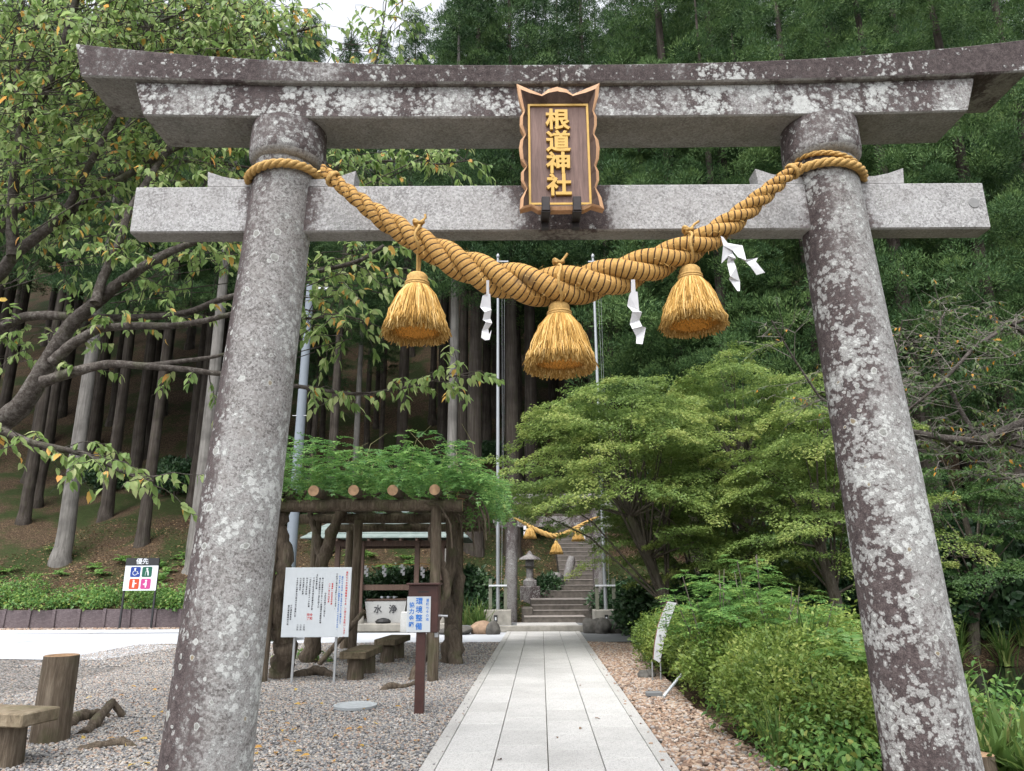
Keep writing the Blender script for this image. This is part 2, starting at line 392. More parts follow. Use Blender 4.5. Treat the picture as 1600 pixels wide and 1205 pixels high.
def paving(name, col, var=.22):
    m = Mat(name); s = m.noise(150, 3, .7); b = m.noise(.9, 5, .6); sp = m.vor(110, out='Color')
    c = m.ramp(m.math('ADD', m.math('MULTIPLY', s, .5), m.math('MULTIPLY', m.xyz(sp)[1], .5)), [(.2, [q * .55 for q in col]), (.42, [q * .95 for q in col]), (.8, [q * 1.12 for q in col])])
    wb = m.noise(1.1, 6, .65, m.n('ShaderNodeNewGeometry').outputs['Position']); c = m.mix(m.math('MULTIPLY', m.step(wb, .42, .72), .42), c, [q * .60 for q in col]); c = m.mix(m.math('MULTIPLY', m.step(m.noise(7, 5, .7, m.n('ShaderNodeNewGeometry').outputs['Position']), .60, .70), .35), c, [q * .5 for q in col])
    c = m.mix(m.math('MULTIPLY', m.math('SUBTRACT', m.objrnd(), .5), var * 2), c, (.2, .19, .18))
    return m.done(c, .8, m.bump(s, .25, .004), spec=.3)
M['slab'] = paving('granite_slab', (.485, .475, .46)); M['slab_edge'] = paving('granite_edge', (.43, .418, .40))
M['joint'] = plain('joint_mortar', (.10, .10, .075), .95, .4, 6)
M['concrete'] = plain('pale_concrete', (.43, .447, .475), .8, .14, .8, bump=.1)
M['dark_paving'] = plain('dark_paving', (.16, .165, .17), .9, .15, 6)
M['old_concrete'] = plain('old_concrete', (.27, .255, .225), .9, .28, 5, bump=.3)
M['step'] = plain('step_stone', (.10, .088, .076), .92, .45, 6, bump=.6)
M['tread'] = plain('stone_tread', (.24, .215, .195), .9, .3, 7, bump=.3)

def soil():
    m = Mat('forest_floor'); a = m.noise(.35, 5, .6); b = m.noise(9, 6, .7); c2 = m.vor(28, out='Color')
    litter = m.ramp(m.xyz(c2)[0], [(0, (.022, .015, .010)), (.4, (.05, .034, .022)), (.75, (.085, .058, .036)), (1, (.125, .09, .055))])
    green = m.ramp(b, [(.3, (.015, .022, .008)), (.7, (.04, .055, .018))])
    c = m.mix(m.step(m.math('ADD', m.math('MULTIPLY', a, .7), m.math('MULTIPLY', b, .3)), .46, .56), litter, green)
    return m.done(c, .95, m.bump(m.math('ADD', b, m.xyz(c2)[1]), .8, .04), spec=.1)
M['soil'] = soil()

# ================================================================== ground
xs = np.concatenate([np.linspace(-90, -22, 24)[:-1], np.linspace(-22, 18, 122), np.linspace(18, 90, 26)[1:]])
ys = np.concatenate([np.linspace(-25, 22, 48)[:-1], [22.5, 23, 23.5, 24, 24.4, 24.8, 25.2, 25.5, 25.7, 25.76, 25.82, 25.88, 25.95], np.linspace(26.2, 45, 64), np.linspace(46, 130, 44)])
XX, YY = np.meshgrid(xs, ys); ZZ = terrain(XX, YY)
V = np.stack([XX, YY, ZZ], -1).reshape(-1, 3); nx, ny = len(xs), len(ys)
ii = (np.arange(ny - 1)[:, None] * nx + np.arange(nx - 1)[None]).ravel()
struct('ground', np_mesh('ground', V, [np.stack([ii, ii + 1, ii + nx + 1, ii + nx], 1)], smooth=True), M['soil'])

def sheet(name, pts, z, mat, kind='structure'):
    mb = MB(); mb.add([(p[0], p[1], z) for p in pts], [tuple(range(len(pts)))]); return struct(name, mb.mesh(name), mat, kind)
def pebbles(name, pts, z, density, size, mat, seed, label):
    bm = bmesh.new(); vs = [bm.verts.new((p[0], p[1], z)) for p in pts]; bm.faces.new(vs)
    bmesh.ops.triangulate(bm, faces=bm.faces[:]); me = bpy.data.meshes.new(name); bm.to_mesh(me); bm.free()
    o = struct(name, me, mat, 'stuff'); tag(o, label, 'gravel')
    ng = bpy.data.node_groups.new(name, 'GeometryNodeTree')
    ng.interface.new_socket('Geometry', in_out='INPUT', socket_type='NodeSocketGeometry')
    ng.interface.new_socket('Geometry', in_out='OUTPUT', socket_type='NodeSocketGeometry')
    N = ng.nodes.new; Lk = ng.links.new
    gi = N('NodeGroupInput'); go = N('NodeGroupOutput')
    dp = N('GeometryNodeDistributePointsOnFaces'); dp.inputs['Density'].default_value = density; dp.inputs['Seed'].default_value = seed
    ico = N('GeometryNodeMeshIcoSphere'); ico.inputs['Radius'].default_value = .5; ico.inputs['Subdivisions'].default_value = 2
    sp = N('GeometryNodeSetPosition'); nz = N('ShaderNodeTexNoise'); nz.inputs['Scale'].default_value = 1.7
    sub = N('ShaderNodeVectorMath'); sub.operation = 'SUBTRACT'; sub.inputs[1].default_value = (.5, .5, .5)
    mul = N('ShaderNodeVectorMath'); mul.operation = 'MULTIPLY'; mul.inputs[1].default_value = (.8, .8, .8)
    Lk(nz.outputs['Color'], sub.inputs[0]); Lk(sub.outputs[0], mul.inputs[0]); Lk(mul.outputs[0], sp.inputs['Offset'])
    ssm = N('GeometryNodeSetShadeSmooth'); sm = N('GeometryNodeSetMaterial'); sm.inputs['Material'].default_value = mat
    Lk(ico.outputs['Mesh'], sp.inputs['Geometry']); Lk(sp.outputs[0], ssm.inputs[0]); Lk(ssm.outputs[0], sm.inputs['Geometry'])
    ip = N('GeometryNodeInstanceOnPoints')
    rr = N('FunctionNodeRandomValue'); rr.data_type = 'FLOAT_VECTOR'; rr.inputs[0].default_value = (-.5, -.5, 0); rr.inputs[1].default_value = (.5, .5, 6.28)
    rs = N('FunctionNodeRandomValue'); rs.data_type = 'FLOAT_VECTOR'
    rs.inputs[0].default_value = (size * .7, size * .5, size * .35); rs.inputs[1].default_value = (size * 1.6, size * 1.15, size * .8); rs.inputs['Seed'].default_value = 5
    Lk(gi.outputs[0], dp.inputs['Mesh']); Lk(dp.outputs['Points'], ip.inputs['Points']); Lk(sm.outputs[0], ip.inputs['Instance'])
    Lk(rr.outputs[0], ip.inputs['Rotation']); Lk(rs.outputs[0], ip.inputs['Scale']); Lk(ip.outputs[0], go.inputs[0])
    o.modifiers.new('scatter', 'NODES').node_group = ng
    return o

# the paved approach: frame along its own direction
PA = R(2.17); PD = Vector((math.sin(PA), math.cos(PA), 0)); PS = Vector((math.cos(PA), -math.sin(PA), 0))
PC = G(857, 1205); PC = PC - PD * (PC.y / PD.y)        # centre line at y = 0
HW = 1.10
def pp(t, s, z=0.0): q = PC + PD * t + PS * s; return Vector((q.x, q.y, z))
T0, T1 = -2.0, 22.75
YC0, YC1 = 19.4, 22.75
sheet('gravel_ground', [(-30, -12), *[pp(t, -HW)[:2] for t in (-12, YC0)], (-30, YC0)], 0.0, M['gravel_sheet'])
e = [G(x, y) for x, y in ((985, 1006), (1000, 1060), (1082, 1104), (1150, 1155), (1228, 1205))]
strip = [pp(-6, HW)[:2], (3.2, -6), (2.3, 3.0), *[p[:2] for p in e[::-1]], pp(YC0, HW)[:2]]
sheet('brown_gravel_ground', strip, 0.0, M['brown_sheet'])
near = [(-7.2, 5.2), pp(5.2, -HW - .02)[:2], pp(14.5, -HW - .02)[:2], (-7.2, 14.5)]
pebbles('gravel', near, .006, 1450, .030, M['pebble'], 1, 'loose grey gravel with pale and reddish pebbles left of path')
pebbles('gravel', [(-9.5, 14.5), pp(14.5, -HW - .02)[:2], pp(YC0, -HW - .02)[:2], (-9.5, YC0)], .006, 600, .034, M['pebble'], 2, 'grey gravel further back under and beside the pergola')
pebbles('river_gravel', [pp(5.6, HW + .02)[:2], (2.2, 5.6), *[p[:2] for p in e[::-1]], pp(YC0, HW + .02)[:2]], .008, 620, .052, M['pebble_brown'], 3, 'brown and tan river pebbles between path and hedge')

pebbles('gravel_spill', [pp(5.5, -HW)[:2], pp(5.5, -HW + .13)[:2], pp(16, -HW + .13)[:2], pp(16, -HW)[:2]], .036, 26, .022, M['pebble'], 8, 'few grey pebbles strayed onto the left path edge')
pebbles('gravel_spill', [pp(5.5, HW - .13)[:2], pp(5.5, HW)[:2], pp(16, HW)[:2], pp(16, HW - .13)[:2]], .036, 22, .03, M['pebble_brown'], 9, 'few brown pebbles strayed onto the right path edge')
# path slabs
path = sheet('path', [pp(T0, -HW)[:2], pp(T0, HW)[:2], pp(T1, HW)[:2], pp(T1, -HW)[:2]], .004, M['joint'])
slabm = {}
def slab(w, l, mat, loc):
    k = (round(w, 3), round(l, 3), mat.name)
    if k not in slabm:
        mb = MB(); mb.box((0, 0, .014), (w, l, .034), bev=.003); slabm[k] = mb.mesh('slab'); slabm[k].materials.append(mat)
    o = link('slab', slabm[k], None, path, loc); o.rotation_euler = (0, 0, -PA); return o
EW = .135; GP = .009; CWD = (2 * HW - 2 * EW) / 4
pr = random.Random(3)
for c in range(4):
    off = [.18, .51, .33, .02][c]; t = T0 + off
    prev = T0
    while prev < T1 - .02:
        nxt = min(t, T1); L = nxt - prev
        if L > .05: slab(CWD - GP, L - (GP * .7), M['slab'], pp((prev + nxt) / 2, -HW + EW + (c + .5) * CWD, pr.uniform(-.001, .0012)))
        prev = nxt; t += .70
for s in (-1, 1):
    t = T0 + (.3 if s > 0 else 0); prev = T0
    while prev < T1 - .02:
        nxt = min(t + .9, T1); slab(EW - GP * .5, nxt - prev - GP * .6, M['slab_edge'], pp((prev + nxt) / 2, s * (HW - EW / 2), .002)); prev = nxt; t = nxt
# cross paving in front of the steps, and the pale lot at the left
sheet('pavement', [(-16, YC0), pp(YC0, -HW)[:2], pp(YC1, -HW)[:2], (-16, YC1 + .6)], .006, M['concrete'])
sheet('side_pavement', [pp(YC0, HW)[:2], (4.4, YC0), (4.6, YC1), pp(YC1, HW)[:2]], .006, M['dark_paving'])
lot = [G(-30, 1030), G(95, 1032), G(150, 1032), G(215, 1023), G(285, 1011), (-9.3, YC0), (-16, YC0), (-16, YC1 + .6), (-7.4, YC1 + .6), (-7.4, 24.9), (-34, 24.9), (-34, 14)]
sheet('parking_lot', [p[:2] for p in lot], .010, M['concrete'])
j1, j2 = G(0, 1008, .012), G(170, 987, .012)
mb = MB(); dj = (j2 - j1).normalized(); nj = Vector((-dj.y, dj.x, 0)) * .012
mb.add([j1 - dj * 6 - nj, j1 - dj * 6 + nj, j2 + nj, j2 - nj], [(0, 3, 2, 1)]); jo = mb.build('joint_line', M['joint']); jo['kind'] = 'structure'; jo.location.z = .003
pebbles('gravel_strip', [(-26, 24.9), (-7.4, 24.9), (-7.4, 25.7), (-26, 25.7)], .01, 260, .06, M['pebble_brown'], 4, 'thin strip of tan pebbles along the foot of the plank edging')

# ================================================================== the great stone gate
TX, TY = .345, 5.0
torii = thing('torii_gate', 'large weathered stone shrine gate with lichen, spanning the paved path', 'gate', (TX, TY, 0))
ZU = 5.016                                                  # underside of the upper lintel
def pillar_x(z): return 2.315 - .0435 * z
def pillar_r(z): return lerp(.287, .228, min(z, ZU) / ZU)
def pillar(s, mat):
    mb = MB(); rr = random.Random(s + 5); n = 56; zs = np.linspace(-.05, 4.80, 60)
    vs = []; fs = []
    for z in zs:
        for k in range(n):
            a = 2 * math.pi * k / n
            q = pillar_r(z) * (1 + .006 * math.sin(3 * a + z * 1.7) + .004 * math.sin(7 * a - z * 3.1)) + rr.uniform(-.0012, .0012)
            vs.append((q * math.cos(a), q * math.sin(a), z))
    for i in range(len(zs) - 1):
        for k in range(n):
            q = (k + 1) % n; fs.append((i * n + k, i * n + q, (i + 1) * n + q, (i + 1) * n + k))
    mb.add(vs, fs, None, True)
    o = mb.build('pillar', mat, torii)
    # lean of the pillar as a real shear of the mesh
    for v in o.data.vertices: v.co.x += -s * .0435 * v.co.z
    o.location = (s * 2.315, 0, 0)
    c = MB(); c.lathe([(.232, 4.70), (.262, 4.715), (.284, 4.745), (.291, 4.79), (.289, 4.90), (.286, ZU + .004)], n=48)
    co = c.build('collar', M['collar'], o); co.location = (-s * .0435 * 4.86, 0, 0)
    return o
pl = pillar(-1, M['pillar_l']); pr_ = pillar(1, M['pillar_r'])

def beam(name, x0, x1, sec, mat, n=60, slant0=0.0, slant1=0.0):
    """sec(x) -> list of (y, z) points, front first; slant moves the top of an end outwards"""
    vs = []; fs = []; k = len(sec(0)); zz = [p[1] for p in sec((x0 + x1) / 2)]; zlo, zhi = min(zz), max(zz)
    for i in range(n + 1):
        t = i / n; x = lerp(x0, x1, t)
        for (y, z), zr in zip(sec(x), zz):
            sl = (slant0 * max(0, 1 - t * 4) + slant1 * max(0, t * 4 - 3)) * (zr - zlo) / (zhi - zlo)
            vs.append((x + sl, y, z))
    for i in range(n):
        for q in range(k): fs.append((i * k + q, (i + 1) * k + q, (i + 1) * k + (q + 1) % k, i * k + (q + 1) % k))
    fs.append(tuple(range(k))); fs.append(tuple((n * k + q) for q in range(k))[::-1])
    mb = MB(); mb.add(vs, fs)
    o = mb.build(name, mat, torii)
    bm = bmesh.new(); bm.from_mesh(o.data); bmesh.ops.recalc_face_normals(bm, faces=bm.faces[:]); bm.to_mesh(o.data); bm.free()
    return o
def rise(x, a, p=2.6): return a * (abs(x) / 3.66) ** p
B = .012
def sec_lintel(x):
    z0 = ZU + rise(x, .05); z1 = ZU + .272 + rise(x, .08); y0, y1 = -.215, .215
    return [(y0, z0 + B), (y0, z1), (y1, z1), (y1, z0 + B), (y1 - B, z0), (y0 + B, z0)]
def sec_rail(x):
    z0 = ZU + .274 + rise(x, .08); z1 = ZU + .425 + rise(x, .215); y0, y1 = -.262, .262
    return [(y0, z0 + B), (y0 - .02, z1 - B), (y0 - .02 + B, z1), (-.08, z1 + .10), (.08, z1 + .10), (y1 + .02 - B, z1), (y1 + .02, z1 - B), (y1, z0 + B), (y1 - B, z0), (y0 + B, z0)]
XS = 3.17; XK = 3.67
beam('upper_lintel', -XS, .06, sec_lintel, M['lintel'], 40, -.10, 0); beam('upper_lintel', .066, XS, sec_lintel, M['lintel'], 40, 0, .10)
beam('top_rail', -XK, .035, sec_rail, M['rail'], 48, -.12, 0); beam('top_rail', .041, XK, sec_rail, M['rail'], 48, 0, .12)
def sec_tie(x): return [(-.085, 4.124 + B), (-.085, 4.512 - B), (-.085 + B, 4.512), (.085 - B, 4.512), (.085, 4.512 - B), (.085, 4.124 + B), (.085 - B, 4.124), (-.085 + B, 4.124)]
x0 = P(203, 362, 4.915).x - TX; x1 = P(1548, 356, 4.915).x - TX
beam('tie_beam', x0, x1, sec_tie, M['tie'], 30)
for s in (-1, 1):                                            # wedges beside each pillar on the tie beam
    for o in (-1, 1):
        cx = s * pillar_x(4.55); r0 = .20; L = .36
        poly = [(cx + o * r0, 4.515), (cx + o * (r0 + L), 4.515), (cx + o * (r0 + L + .012), 4.645), (cx + o * (r0 + L * .7), 4.60), (cx + o * (r0 + L * .4), 4.578), (cx + o * r0, 4.572)]
        MB().prism(poly, -.075, .075).build('wedge', M['wedge'], torii)
M['mark'] = plain('mortar_plug', (.20, .20, .20), .9)
# round mortar plug near the right end of the tie beam
q = P(1522, 317, 4.912); mb = MB(); mb.lathe([(.042, 0), (.040, .004)], n=20)
o = mb.build('mortar_plug', M['mark'], torii); o.rotation_euler = (R(90), 0, 0); o.location = (q.x - TX, -.0855, q.z)

# ================================================================== name board
M['wood_light'] = None
def wood(name, a, b, axis=(1, 1, .08), sc=22, rough=.6, bump=.3):
    m = Mat(name); v = m.scale(m.co(), axis); f = m.noise(sc, 6, .6, v, .6); g = m.noise(sc * 5, 3, .6, v); k = m.noise(2.2, 4, .6)
    c = m.ramp(m.math('ADD', m.math('MULTIPLY', f, .65), m.math('MULTIPLY', g, .35)), [(.3, a), (.68, b)])
    c = m.mix(m.math('MULTIPLY', m.step(k, .4, .75), .35), c, [q * .6 for q in a])
    return m.done(c, rough, m.bump(f, bump, .006), spec=.3)
M['wood_light'] = wood('pale_cedar', (.30, .155, .075), (.50, .30, .165))
M['wood_dark'] = wood('dark_cedar', (.045, .028, .022), (.12, .075, .058), sc=30)
M['wood_panel'] = wood('panel_cedar', (.075, .042, .034), (.20, .125, .105), sc=26)
M['gold'] = plain('ochre_gold', (.44, .27, .06), .42, .15, 12, 0.15)
M['iron'] = plain('dark_iron', (.022, .018, .018), .5, .3, 20, .4)
bx, by = P(873, 240, 4.66).x, 4.66
def bz(zy): return P(873, 120 + zy / 5.022, 4.66).z
def bxx(zx): return (zx - 463) * .00094
top = bz(105); bot = bz(1085); zb = (top + bot) / 2
board = thing('name_board', 'carved wooden shrine name board with gold characters and scalloped frame', 'sign', (bx, by, zb))
outl = [(135, 105), (240, 150), (335, 190), (385, 150), (455, 130), (530, 150), (578, 190), (690, 145), (795, 103),
        (782, 200), (742, 322), (762, 365), (760, 430), (738, 500), (766, 545), (775, 605), (765, 690), (740, 747), (760, 790), (760, 860), (735, 917), (772, 990), (790, 1082),
        (700, 1055), (640, 1085), (463, 1088), (290, 1088), (240, 1058), (152, 1082),
        (158, 1000), (205, 920), (164, 860), (164, 795), (205, 750), (162, 690), (150, 605), (162, 545), (196, 505), (157, 430), (160, 365), (186, 325), (150, 200)]
out = [(bxx(a), bz(b) - zb) for a, b in outl]
rw, rt, rb = .225, bz(238) - zb, bz(1024) - zb
def clampr(p, k=1.0): return (max(-rw, min(rw, p[0])), max(rb, min(rt, p[1])))
inn = [clampr(p) for p in out]
mid = [(lerp(a[0], b[0], .38), lerp(a[1], b[1], .38)) for a, b in zip(out, inn)]
n = len(out)
def ring_mesh(a, ya, b, yb): 
    vs = [(p[0], ya, p[1]) for p in a] + [(p[0], yb, p[1]) for p in b]
    return vs, [(i, (i + 1) % n, (i + 1) % n + n, i + n) for i in range(n)]
mb = MB(); vs, fs = ring_mesh(out, -.075, mid, -.085); mb.add(vs, fs); vs, fs = ring_mesh([(p[0] * .985, p[1] * .985) for p in out], .0, out, -.075); mb.add(vs, fs)
mb.build('scalloped_frame', M['wood_light'], board)
mb = MB(); vs, fs = ring_mesh(mid, -.0845, inn, -.03); mb.add(vs, fs); mb.build('inner_bevel', M['wood_dark'], board)
MB().box((0, .0, (rt + rb) / 2), (2 * rw + .02, .05, rt - rb + .02)).build('panel', M['wood_panel'], board)
mb = MB(); g_ = .016
for (cx, cz, dx, dz) in ((0, rt - g_ / 2, 2 * rw, g_), (0, rb + g_ / 2, 2 * rw, g_), (-rw + g_ / 2, (rt + rb) / 2, g_, rt - rb - 2 * g_), (rw - g_ / 2, (rt + rb) / 2, g_, rt - rb - 2 * g_)):
    mb.box((cx, -.031, cz), (dx, .014, dz))
mb.build('gold_border', M['gold'], board)
for ch, zy in zip('根道神社', (375, 546, 714, 886)):
    text('carved_character', ch, .182, M['gold'], board, (bxx(458), -.036, bz(zy) - zb), .010, .0035, .002)
for zx in (348, 582):
    mb = MB(); zc = bz(1060) - zb
    mb.box((0, -.10, .0), (.058, .05, .11), bev=.004); mb.box((0, -.03, -.05), (.062, .17, .026)); mb.box((0, .06, -.08), (.05, .05, .05))
    o = mb.build('bracket', M['iron'], board, (bxx(zx), 0, zc))

# ================================================================== sacred straw rope
def straw():
    m = Mat('bound_straw'); u = m.uv(); X = m.xyz(u)
    ph = m.math('ADD', m.math('MULTIPLY', X[0], 25.0), X[1]); fr = m.math('FRACT', ph)
    tri = m.math('ABSOLUTE', m.math('SUBTRACT', fr, .5)); cord = m.step(tri, .135, .085)
    rib = m.math('FRACT', m.math('ADD', m.math('MULTIPLY', X[0], 150.0), m.math('MULTIPLY', X[1], 1.0))); rib = m.math('ABSOLUTE', m.math('SUBTRACT', rib, .5))
    nz = m.noise(60, 4, .6); n2 = m.noise(6, 4, .6)
    c = m.ramp(m.math('ADD', m.math('MULTIPLY', nz, .55), m.math('MULTIPLY', rib, .9)), [(.25, (.26, .135, .035)), (.5, (.48, .275, .080)), (.8, (.60, .38, .14))])
    c = m.mix(m.math('MULTIPLY', m.step(n2, .45, .7), .35), c, (.30, .15, .04))
    gpos = m.step(m.noise(1.9, 2, .5), .64, .69); c = m.mix(m.math('MULTIPLY', gpos, .55), c, (.07, .055, .04))
    c = m.mix(m.math('MULTIPLY', cord, .93), c, (.022, .009, .006))
    h = m.math('ADD', m.math('MULTIPLY', tri, 1.2), m.math('MULTIPLY', rib, .5))
    return m.done(c, .75, m.bump(h, .7, .012), spec=.25)
M['straw_bound'] = straw()
def straw2(name, k):
    m = Mat(name); f = m.noise(35, 4, .6, m.scale(m.co(), (1, 1, .15))); r = m.attr()
    c = m.ramp(r, [(0, [q * k for q in (.25, .135, .030)]), (.4, [q * k for q in (.42, .245, .065)]), (.8, [q * k for q in (.56, .36, .125)]), (1, [q * k for q in (.66, .46, .20)])])
    return m.done(c, .8, spec=.2)
M['straw_plain'] = plain('twisted_straw', (.42, .26, .085), .8, .3, 60, bump=.6)
M['straw_cut'] = plain('cut_straw_ends', (.55, .23, .025), .9, .5, 130, bump=.8)

def strand_rope(name, cl, rad, nst, pitchk, mat, parent, seg=14, ph0=0.0, fill=.5, step=.012, frontref=Vector((0, -1, 0)), closed=False):
    """twisted rope along centre line cl (list of Vector) with radii"""
    d = [0.0]
    for a, b in zip(cl, cl[1:]): d.append(d[-1] + (b - a).length)
    n = max(8, int(d[-1] / step)); S = np.linspace(0, d[-1], n + 1)
    C = [np.interp(S, d, [p[i] for p in cl]) for i in range(3)]; RR = np.interp(S, d, rad)
    ker = np.ones(9) / 9
    def smooth(a): return np.convolve(np.pad(a, 4, mode='edge'), ker, 'valid')
    for _ in range(3): C = [smooth(a) for a in C]
    RR = smooth(RR); pts = np.stack(C, 1)
    ph = np.cumsum(np.gradient(S) * 2 * np.pi / (pitchk * 2 * RR)) + ph0
    T = unit(np.gradient(pts, axis=0)); fr = np.tile(np.array(frontref), (n + 1, 1)).astype(float)
    fr = unit(fr - T * (fr * T).sum(1, keepdims=True)); upv = np.cross(fr, T); upv *= np.where(upv[:, 2:3] < 0, -1, 1)
    objs = []
    for k in range(nst):
        a = ph + 2 * np.pi * k / nst
        c = pts + (upv * np.cos(a)[:, None] + fr * np.sin(a)[:, None]) * (RR * fill)[:, None]
        mb = MB(); mb.tube([Vector(q) for q in c], list(RR * (1 - fill) * 1.06), seg); objs.append(mb.build(name, mat, parent))
    return pts, RR

YR = 4.70
cpx = [(500, 262, 9), (530, 288, 11), (560, 312, 13), (600, 343, 17), (655, 377, 21), (710, 408, 25), (770, 434, 29), (830, 447, 31), (870, 449, 32), (930, 441, 31), (990, 424, 28.5), (1050, 401, 25), (1100, 378, 22), (1150, 343, 18), (1200, 300, 14), (1235, 270, 10.5), (1252, 258, 9)]
cl = []; rad = []
for i, (x, y, r) in enumerate(cpx):
    Y = YR + (.0 if 1 < i < len(cpx) - 2 else .02); p = P(x, y, Y); cl.append(p); rad.append(r / F * (Y * F / ray(x, y)[1]))
rope = thing('sacred_rope', 'thick twisted straw rope bound with dark cord, slung between gate pillars', 'rope', (TX, TY, 0))
def rel(pts): return [Vector(p) - Vector((TX, TY, 0)) for p in pts]
rope_pts, rope_r = strand_rope('strand', rel(cl), rad, 3, 3.3, M['straw_bound'], rope, 16, ph0=.4, step=.010, fill=.53)
def rope_at(x):
    i = int(np.argmin(np.abs(rope_pts[:, 0] - x))); return Vector(rope_pts[i]), float(rope_r[i])
fb = np.random.default_rng(4); lv_ = Leaves(); ki = fb.integers(20, len(rope_pts) - 20, 1500); pd_ = unit(np.stack([fb.normal(0, .2, 1500), -np.abs(fb.normal(.6, .5, 1500)), fb.normal(0, 1, 1500)], 1))
tgv = rope_pts[ki + 5] - rope_pts[ki - 5]; lv_.add(rope_pts[ki] + pd_ * (rope_r[ki] * .93)[:, None], unit(tgv) * fb.uniform(-1, 1, (1500, 1)) * 1.4 + pd_ * .35 + np.array([0, 0, -.5]) + fb.normal(0, .4, (1500, 3)), pd_, fb.uniform(.02, .055, 1500), .0028, fb.uniform(0, 1, 1500))
M['straw'] = straw2('loose_straw', 1.0); o = link('loose_straws', lv_.mesh('loose_straws', BLADE), M['straw'], rope); o['kind'] = 'stuff'
for s, zc, tilt, turns in ((-1, P(460, 252, 4.74).z, .035, 1), (1, P(1290, 250, 4.74).z, -.03, 2)):
    for k in range(turns):
        z = zc + k * .075 - .02; cx = s * pillar_x(z); rr = pillar_r(z) + (.030 if k == 0 else .018); cr = (.034 if k == 0 else .020)
        ringp = [Vector((cx + rr * math.cos(a), rr * math.sin(a), z - s * math.cos(a) * abs(tilt) * (1 if k == 0 else 2.2))) for a in np.linspace(0, 2 * math.pi, 80)]
        for st in range(3):
            pts = []
            for i, p in enumerate(ringp):
                a = i / 79 * 2 * math.pi; tw = a * 9 + st * 2.094
                o_ = Vector((math.cos(a), math.sin(a), 0)) * math.cos(tw) + Vector((0, 0, 1)) * math.sin(tw); pts.append(p + o_ * cr * .5)
            # finer sampling of the twist
            fine = []
            for i in range(240):
                a = i / 239 * 2 * math.pi; tw = a * 10 + st * 2.094; base = Vector((cx + rr * math.cos(a), rr * math.sin(a), z - s * math.cos(a) * abs(tilt) * (1 if k == 0 else 2.2)))
                fine.append(base + (Vector((math.cos(a), math.sin(a), 0)) * math.cos(tw) + Vector((0, 0, 1)) * math.sin(tw)) * cr * .48)
            MB().tube(fine, cr * .56, 8).build('pillar_loop', M['straw_plain'], rope)
for x, y in ((519, 274), (1239, 264)):                        # whipping where the loop meets the rope
    q, r_ = rope_at(P(x, y, YR).x - TX); mb = MB()
    i = int(np.argmin(np.abs(rope_pts[:, 0] - q.x))); t = Vector(rope_pts[min(i + 4, len(rope_pts) - 1)] - rope_pts[max(i - 4, 0)]).normalized()
    a = t.orthogonal().normalized(); b = t.cross(a)
    mb.tube([q + t * (.018 * (k / 36 - .5)) + (a * math.cos(k * .52) + b * math.sin(k * .52)) * (r_ * 1.12) for k in range(37)], .011, 7)
    mb.build('whipping', M['straw_plain'], rope)

# ------------------------------------------------------------------ straw tassels
def tassel_skirt(seed, H=.375, r0=.080, r1=.222):
    rg = np.random.default_rng(seed); N = 2100
    a = rg.uniform(0, 2 * np.pi, N); lay = rg.uniform(.72, 1.03, N) ** .7; K = 6
    end = H * rg.uniform(.86, .99, N) * np.where(lay > .93, 1.0, .93); V = []; Fc = []; wdt = rg.uniform(.0028, .0052, N)
    sway = rg.normal(0, .10, N); wob = rg.normal(0, .012, (N, K))
    P_ = np.zeros((N, K, 3))
    for k in range(K):
        t = k / (K - 1); z = -end * t
        r = (r0 + (r1 - r0) * (t ** .62)) * lay + wob[:, k] * t
        aa = a + sway * t * t
        P_[:, k] = np.stack([r * np.cos(aa), r * np.sin(aa), z], 1)
    side = np.stack([-np.sin(a), np.cos(a), np.zeros(N)], 1); outw = np.stack([np.cos(a), np.sin(a), np.zeros(N)], 1)
    ring = [side * wdt[:, None], outw * wdt[:, None] * 1.2 - side * wdt[:, None] * .2, -side * wdt[:, None]]
    VV = np.stack([P_ + rr[:, None] for rr in ring], 2)          # N,K,3,3
    idx = np.arange(N * K * 3).reshape(N, K, 3); f = []
    for q in range(3):
        q2 = (q + 1) % 3
        f.append(np.stack([idx[:, :-1, q], idx[:, :-1, q2], idx[:, 1:, q2], idx[:, 1:, q]], -1).reshape(-1, 4))
    f.append(idx[:, -1, :].reshape(-1, 3))
    return np_mesh('skirt', VV.reshape(-1, 3), f, np.repeat(rg.uniform(0, 1, N), K * 3))
def straw_ends(seed, R1=.205, z=-.345):
    rg = np.random.default_rng(seed); N = 2600
    r = R1 * np.sqrt(rg.uniform(0, 1, N)); a = rg.uniform(0, 6.283, N)
    b = np.stack([r * np.cos(a) * .93, r * np.sin(a) * .93, np.full(N, z + .05)], 1)
    L = Leaves(); d = np.stack([b[:, 0] * .8, b[:, 1] * .8, np.full(N, -1.0)], 1) + rg.normal(0, .12, (N, 3)); L.add(b, d, rdir(N, rng=rg), rg.uniform(.05, .075, N), .011, rg.uniform(0, .55, N))
    return L.mesh('cut_ends', BLADE)
sk = [tassel_skirt(k) for k in (11, 12, 13)]; se = straw_ends(5)
for m_ in sk: m_.materials.append(M['straw'])
M['straw_in'] = straw2('inner_straw', 1.0); se.materials.append(M['straw_in'])
